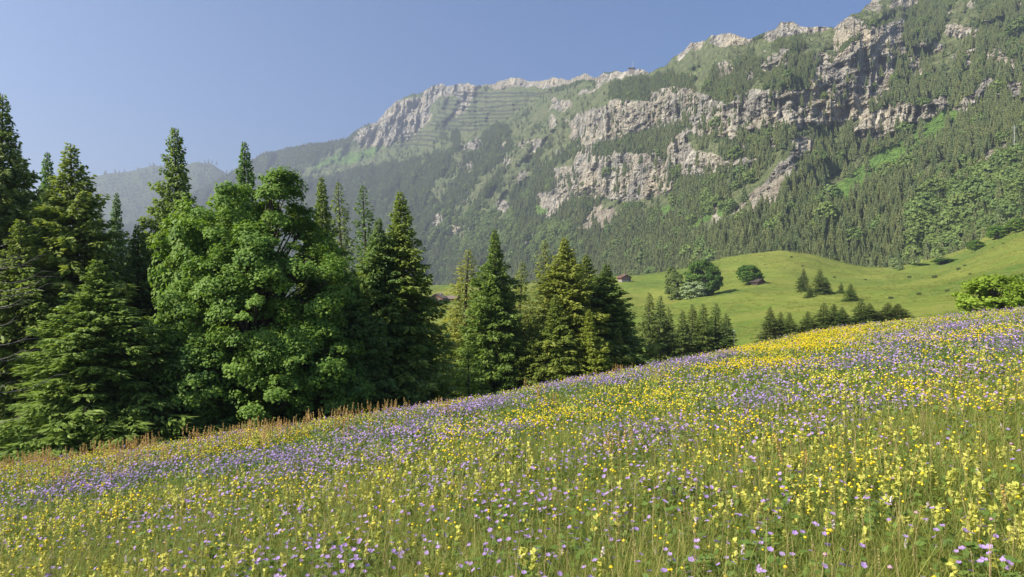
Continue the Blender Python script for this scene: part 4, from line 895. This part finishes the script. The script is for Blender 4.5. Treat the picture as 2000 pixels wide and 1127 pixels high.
def clump(n, rad, hmin, hmax, wd, straw=0):
    b = MB_()
    for _ in range(n):
        a = rg.random() * 6.28; r_ = rad * math.sqrt(rg.random()); blade(b, math.cos(a) * r_, math.sin(a) * r_, rg.uniform(hmin, hmax), wd * rg.uniform(0.6, 1.3), 0, 1.0)
    for _ in range(straw):
        x_, y_ = rg.normal(0, rad * 0.5, 2); h = rg.uniform(0.45, 0.65); l = rg.normal(0, 0.06, 2)
        stem(b, (x_, y_, 0), (x_ + l[0], y_ + l[1], h), 0.0016, 1); spike(b, (x_ + l[0], y_ + l[1], h - 0.07), 0.09, 0.006, 1, 7)
    return proto('grass_tuft_shape', b.mesh('grass_tuft', [M['grass'], M['straw']]))
def herbs(n, rad):
    b = MB_()
    for _ in range(n):
        x_, y_ = rg.normal(0, rad * 0.5, 2); h = rg.uniform(0.10, 0.36); fleck(b, (x_, y_, h), rg.uniform(0.014, 0.030), 0, 0.5); stem(b, (x_ * 0.8, y_ * 0.8, 0), (x_, y_, h), 0.0016, 0)
    return proto('leafy_herb_shape', b.mesh('leafy_herb', [M['herb']]))
GRN = [clump(80, 0.17, 0.20, 0.50, 0.0022, 1) for _ in range(4)]; GRF = [clump(50, 0.30, 0.2, 0.40, 0.006, 0) for _ in range(4)]; HER = [herbs(60, 0.30) for _ in range(4)]

def area_pts(n_per_m2, y0, y1, smax=0.98):
    n = int(n_per_m2 * smax * (y1 * y1 - y0 * y0)); y_ = np.sqrt(RNG.uniform(y0 * y0, y1 * y1, n)); return RNG.uniform(-smax, smax, n) * y_, y_
def keep(x_, y_, d): m_ = RNG.random(len(x_)) < d; return x_[m_], y_[m_]
def emit(name, x_, y_, protos, label, category, smin=0.8, smax=1.2, tilt=0.10):
    n = len(x_); s = RNG.uniform(smin, smax, n); p = np.stack([x_, y_, near_z(x_, y_)], -1)
    rot = np.stack([RNG.normal(0, tilt, n), RNG.normal(0, tilt, n), RNG.random(n) * 6.28], -1)
    gn_scatter(name, p, rot, np.stack([s, s, s], -1), RNG.integers(0, len(protos), n), protos, label, category)
def clip(x_, y_): m_ = y_ < crest_y(x_, y_) + 9; return x_[m_], y_[m_]
YM = 46.0
x_, y_ = area_pts(48, 0.9, 13.0); x_, y_ = keep(x_, y_, 1 - sstep(6.5, 13.0, y_)); emit('meadow_grass', x_, y_, GRN, 'fine green grass of the near meadow', 'grass', 0.75, 1.2)
x_, y_ = clip(*area_pts(20, 5.5, YM)); x_, y_ = keep(x_, y_, sstep(5.5, 11.0, y_)); emit('meadow_grass', x_, y_, GRF, 'green grass over the far part of the meadow slope', 'grass', 0.75, 1.15)
hf = lambda a, b: 0.25 + 0.75 * sstep(0.42, 0.62, fbm(a * 0.5, b * 0.5, 3, 101))
x_, y_ = clip(*area_pts(20, 0.9, YM)); x_, y_ = keep(x_, y_, hf(x_, y_)); x_, y_ = keep(x_, y_, 0.4 + 0.6 * sstep(6, 14, y_)); emit('leafy_herbs', x_, y_, HER, 'broad leafy herbs growing among the meadow grass', 'herbs', 0.7, 1.2)
n = 26000; y_ = np.sqrt(RNG.uniform(110.0 ** 2, 600.0 ** 2, n)); u_ = RNG.uniform(800, 2040, n); x_ = (u_ - CU) / F * y_
x_, y_ = keep(x_, y_, 0.08 + 0.92 * sstep(0.46, 0.62, fbm(x_ * 0.05, y_ * 0.03, 4, 161))); n = len(x_); s_ = RNG.uniform(0.9, 2.6, n)
gn_scatter('pasture_tussocks', np.stack([x_, y_, ground_z(x_, y_) - 0.05], -1), z3(n), np.stack([s_ * 1.5, s_ * 1.5, s_ * 0.9], -1), RNG.integers(0, 4, n), GRF, 'rough grass tussocks over the far pasture', 'grass')
# where each flower grows
edge = lambda a, b: crest_y(a, b) - b
def uv2m(u, v):
    s_ = (u - CU) / F; y_ = 1.62 / max(-((CV - v) / F - 0.145 * s_) - 0.065, 0.045); return s_ * y_, y_
def drifts(L):
    out_ = []
    for u, v, ru, rv in L:
        x_, y_ = uv2m(u, v); ya = uv2m(u, v - rv)[1]; yb = uv2m(u, v + rv)[1]; out_.append((x_, y_, ru / F * y_, max(0.3, 0.5 * (ya - yb))))
    return out_
PUR = drifts([(1350, 700, 110, 14), (1150, 742, 150, 18), (930, 790, 120, 18), (1720, 705, 170, 22), (1860, 725, 130, 12), (1950, 660, 110, 25), (1250, 850, 140, 34), (1530, 770, 160, 26), (1120, 905, 110, 26), (460, 900, 130, 26), (250, 935, 170, 22), (760, 1070, 130, 40), (960, 1095, 100, 20), (110, 970, 90, 15), (650, 905, 150, 22), (900, 940, 110, 26), (1000, 985, 110, 26), (1330, 960, 60, 20), (420, 1080, 60, 25), (1700, 790, 120, 20), (1880, 640, 100, 14), (780, 845, 150, 16), (1000, 840, 60, 12), (1900, 1070, 70, 20), (1960, 690, 120, 16), (1800, 660, 120, 10), (1560, 830, 120, 22), (1050, 1060, 90, 24), (560, 1090, 120, 24)])
YEL = drifts([(1560, 672, 120, 20), (1620, 655, 90, 12), (1480, 712, 110, 16), (930, 850, 90, 36), (1310, 765, 100, 20), (1760, 870, 200, 40), (1900, 790, 120, 45), (1000, 835, 110, 26), (1660, 950, 240, 36), (1400, 890, 110, 26), (1850, 660, 160, 18), (560, 960, 100, 24), (250, 1000, 120, 24), (520, 1040, 30, 30), (1130, 800, 100, 18), (1450, 830, 110, 16)])
def blot(a, b, L):
    f_ = np.zeros_like(a)
    for x_, y_, rx, ry in L: f_ = np.maximum(f_, np.exp(-(((a - x_) / rx) ** 2 + ((b - y_) / ry) ** 2)))
    return f_
def f_purple(a, b):
    n_ = fbm(a * 0.9, b * 0.7, 3, 111); return np.clip(0.85 * sstep(0.25, 1.05, blot(a, b, PUR) + (n_ - 0.5) * 1.3) + 0.17 * n_ + 0.22 * sstep(0.55, 0.66, fbm(a * 0.4, b * 0.34, 3, 117)), 0, 1)
def f_yellow(a, b):
    n_ = fbm(a * 0.9 + 9, b * 0.8, 3, 121); f_ = 0.05 + 0.36 * sstep(0.30, 0.95, blot(a, b, YEL) + (n_ - 0.5) * 1.1) + 0.18 * sstep(0.52, 0.64, fbm(a * 0.5 + 9, b * 0.4, 4, 125))
    return np.clip(f_ + 0.85 * sstep(0.35, 0.95, blot(a, b, YEL[:3]) + (n_ - 0.5) * 0.7), 0, 1) * (1 - 0.4 * f_purple(a, b))
def f_rattle(a, b): return 0.12 + 0.88 * sstep(0.44, 0.62, fbm(a * 0.45 + 3, b * 0.4, 3, 131)) * (0.5 + 0.5 * sstep(4, -6, a))
def f_sorrel(a, b):
    left = sstep(-1.0, -7.0, a) * sstep(4.5, -0.5, edge(a, b)) * (0.12 + 0.88 * sstep(0.42, 0.62, fbm(a * 0.6, b * 0.8, 3, 143))) + 0.16 * sstep(3.0, 0.0, edge(a, b)) * sstep(9, 2, a) * sstep(0.45, 0.6, fbm(a * 0.6, b * 0.6, 3, 145))
    return np.clip(left + 0.05 * sstep(0.5, 0.65, fbm(a * 0.7, b * 0.7, 3, 141)), 0, 1)
FLD = {'globeflower': (f_yellow, 130, 40), 'cranesbill': (f_purple, 120, 74), 'yellow_rattle': (f_rattle, 55, 8), 'sorrel': (f_sorrel, 9, 3), 'clover': (lambda a, b: 0.25 + 0.75 * (fbm(a, b, 2, 151) > 0.55), 3, 0), 'bistort': (lambda a, b: 0.5 + 0 * a, 2.2, 0)}
WORDS = {'globeflower': ('yellow globe-shaped meadow flower on a thin stem in the near grass', 'yellow flowers in the near meadow', 'masses of small yellow flowers across the meadow slope'),
         'cranesbill': ('violet five-petalled meadow flower on a thin stem in the near grass', 'violet flowers in the near meadow', 'drifts of small violet flowers across the meadow slope'),
         'yellow_rattle': ('pale yellow flower spike with leafy bracts in the near grass', 'pale yellow spikes in the near meadow', 'pale yellow flower spikes spread over the meadow'),
         'sorrel': ('rust-brown seed stalk standing in the near grass', 'rusty stalks in the near meadow', 'rusty brown seed stalks along the meadow crest'),
         'clover': ('mauve clover head on a thin stem in the near grass', 'mauve clover heads in the near meadow', 'mauve clover heads scattered in the meadow'),
         'bistort': ('pinkish white upright flower spike in the near grass', 'whitish flower spikes in the near meadow', 'pinkish white flower spikes scattered in the meadow')}
for k, (fn, dn, dm) in FLD.items():
    lab, grp, mass = WORDS[k]; ysplit = 13.0 if dm else 16.0
    x_, y_ = area_pts(dn, 1.6, ysplit); x_, y_ = keep(x_, y_, fn(x_, y_) * ((1 - sstep(6.0, 13.0, y_)) if dm else 1.0)); z_ = near_z(x_, y_)
    uu_ = CU + x_ / y_ * F; vv_ = CV - (z_ + 0.45) / y_ * F; vis = (uu_ > 5) & (uu_ < 1995) & (vv_ < 1122)
    order = np.argsort(np.where(vis, y_, 1e9))[:min(300, int(vis.sum()))]
    rest = np.ones(len(x_), bool); rest[order] = False
    for i in order:
        sm, bm = SING[k][int(RNG.integers(0, 6))]
        o = obj(k, sm, label=lab, category='flower', group=grp); o.location = (x_[i], y_[i], z_[i]); s = RNG.uniform(0.85, 1.15); o.scale = (s, s, s); o.rotation_euler = (RNG.normal(0, 0.1), RNG.normal(0, 0.1), RNG.random() * 6.28)
        obj('blossom', bm, o)
    if rest.any(): emit(k + '_mass', x_[rest], y_[rest], SCAT[k], mass + ', nearer part', 'flowers', 0.85, 1.15)
    if dm:
        x_, y_ = clip(*area_pts(dm, 6.0, YM)); x_, y_ = keep(x_, y_, fn(x_, y_) * sstep(6.0, 13.0, y_)); emit(k + '_drift', x_, y_, MUL[k], mass, 'flowers', 0.6 if k == 'sorrel' else 0.85, 1.2)
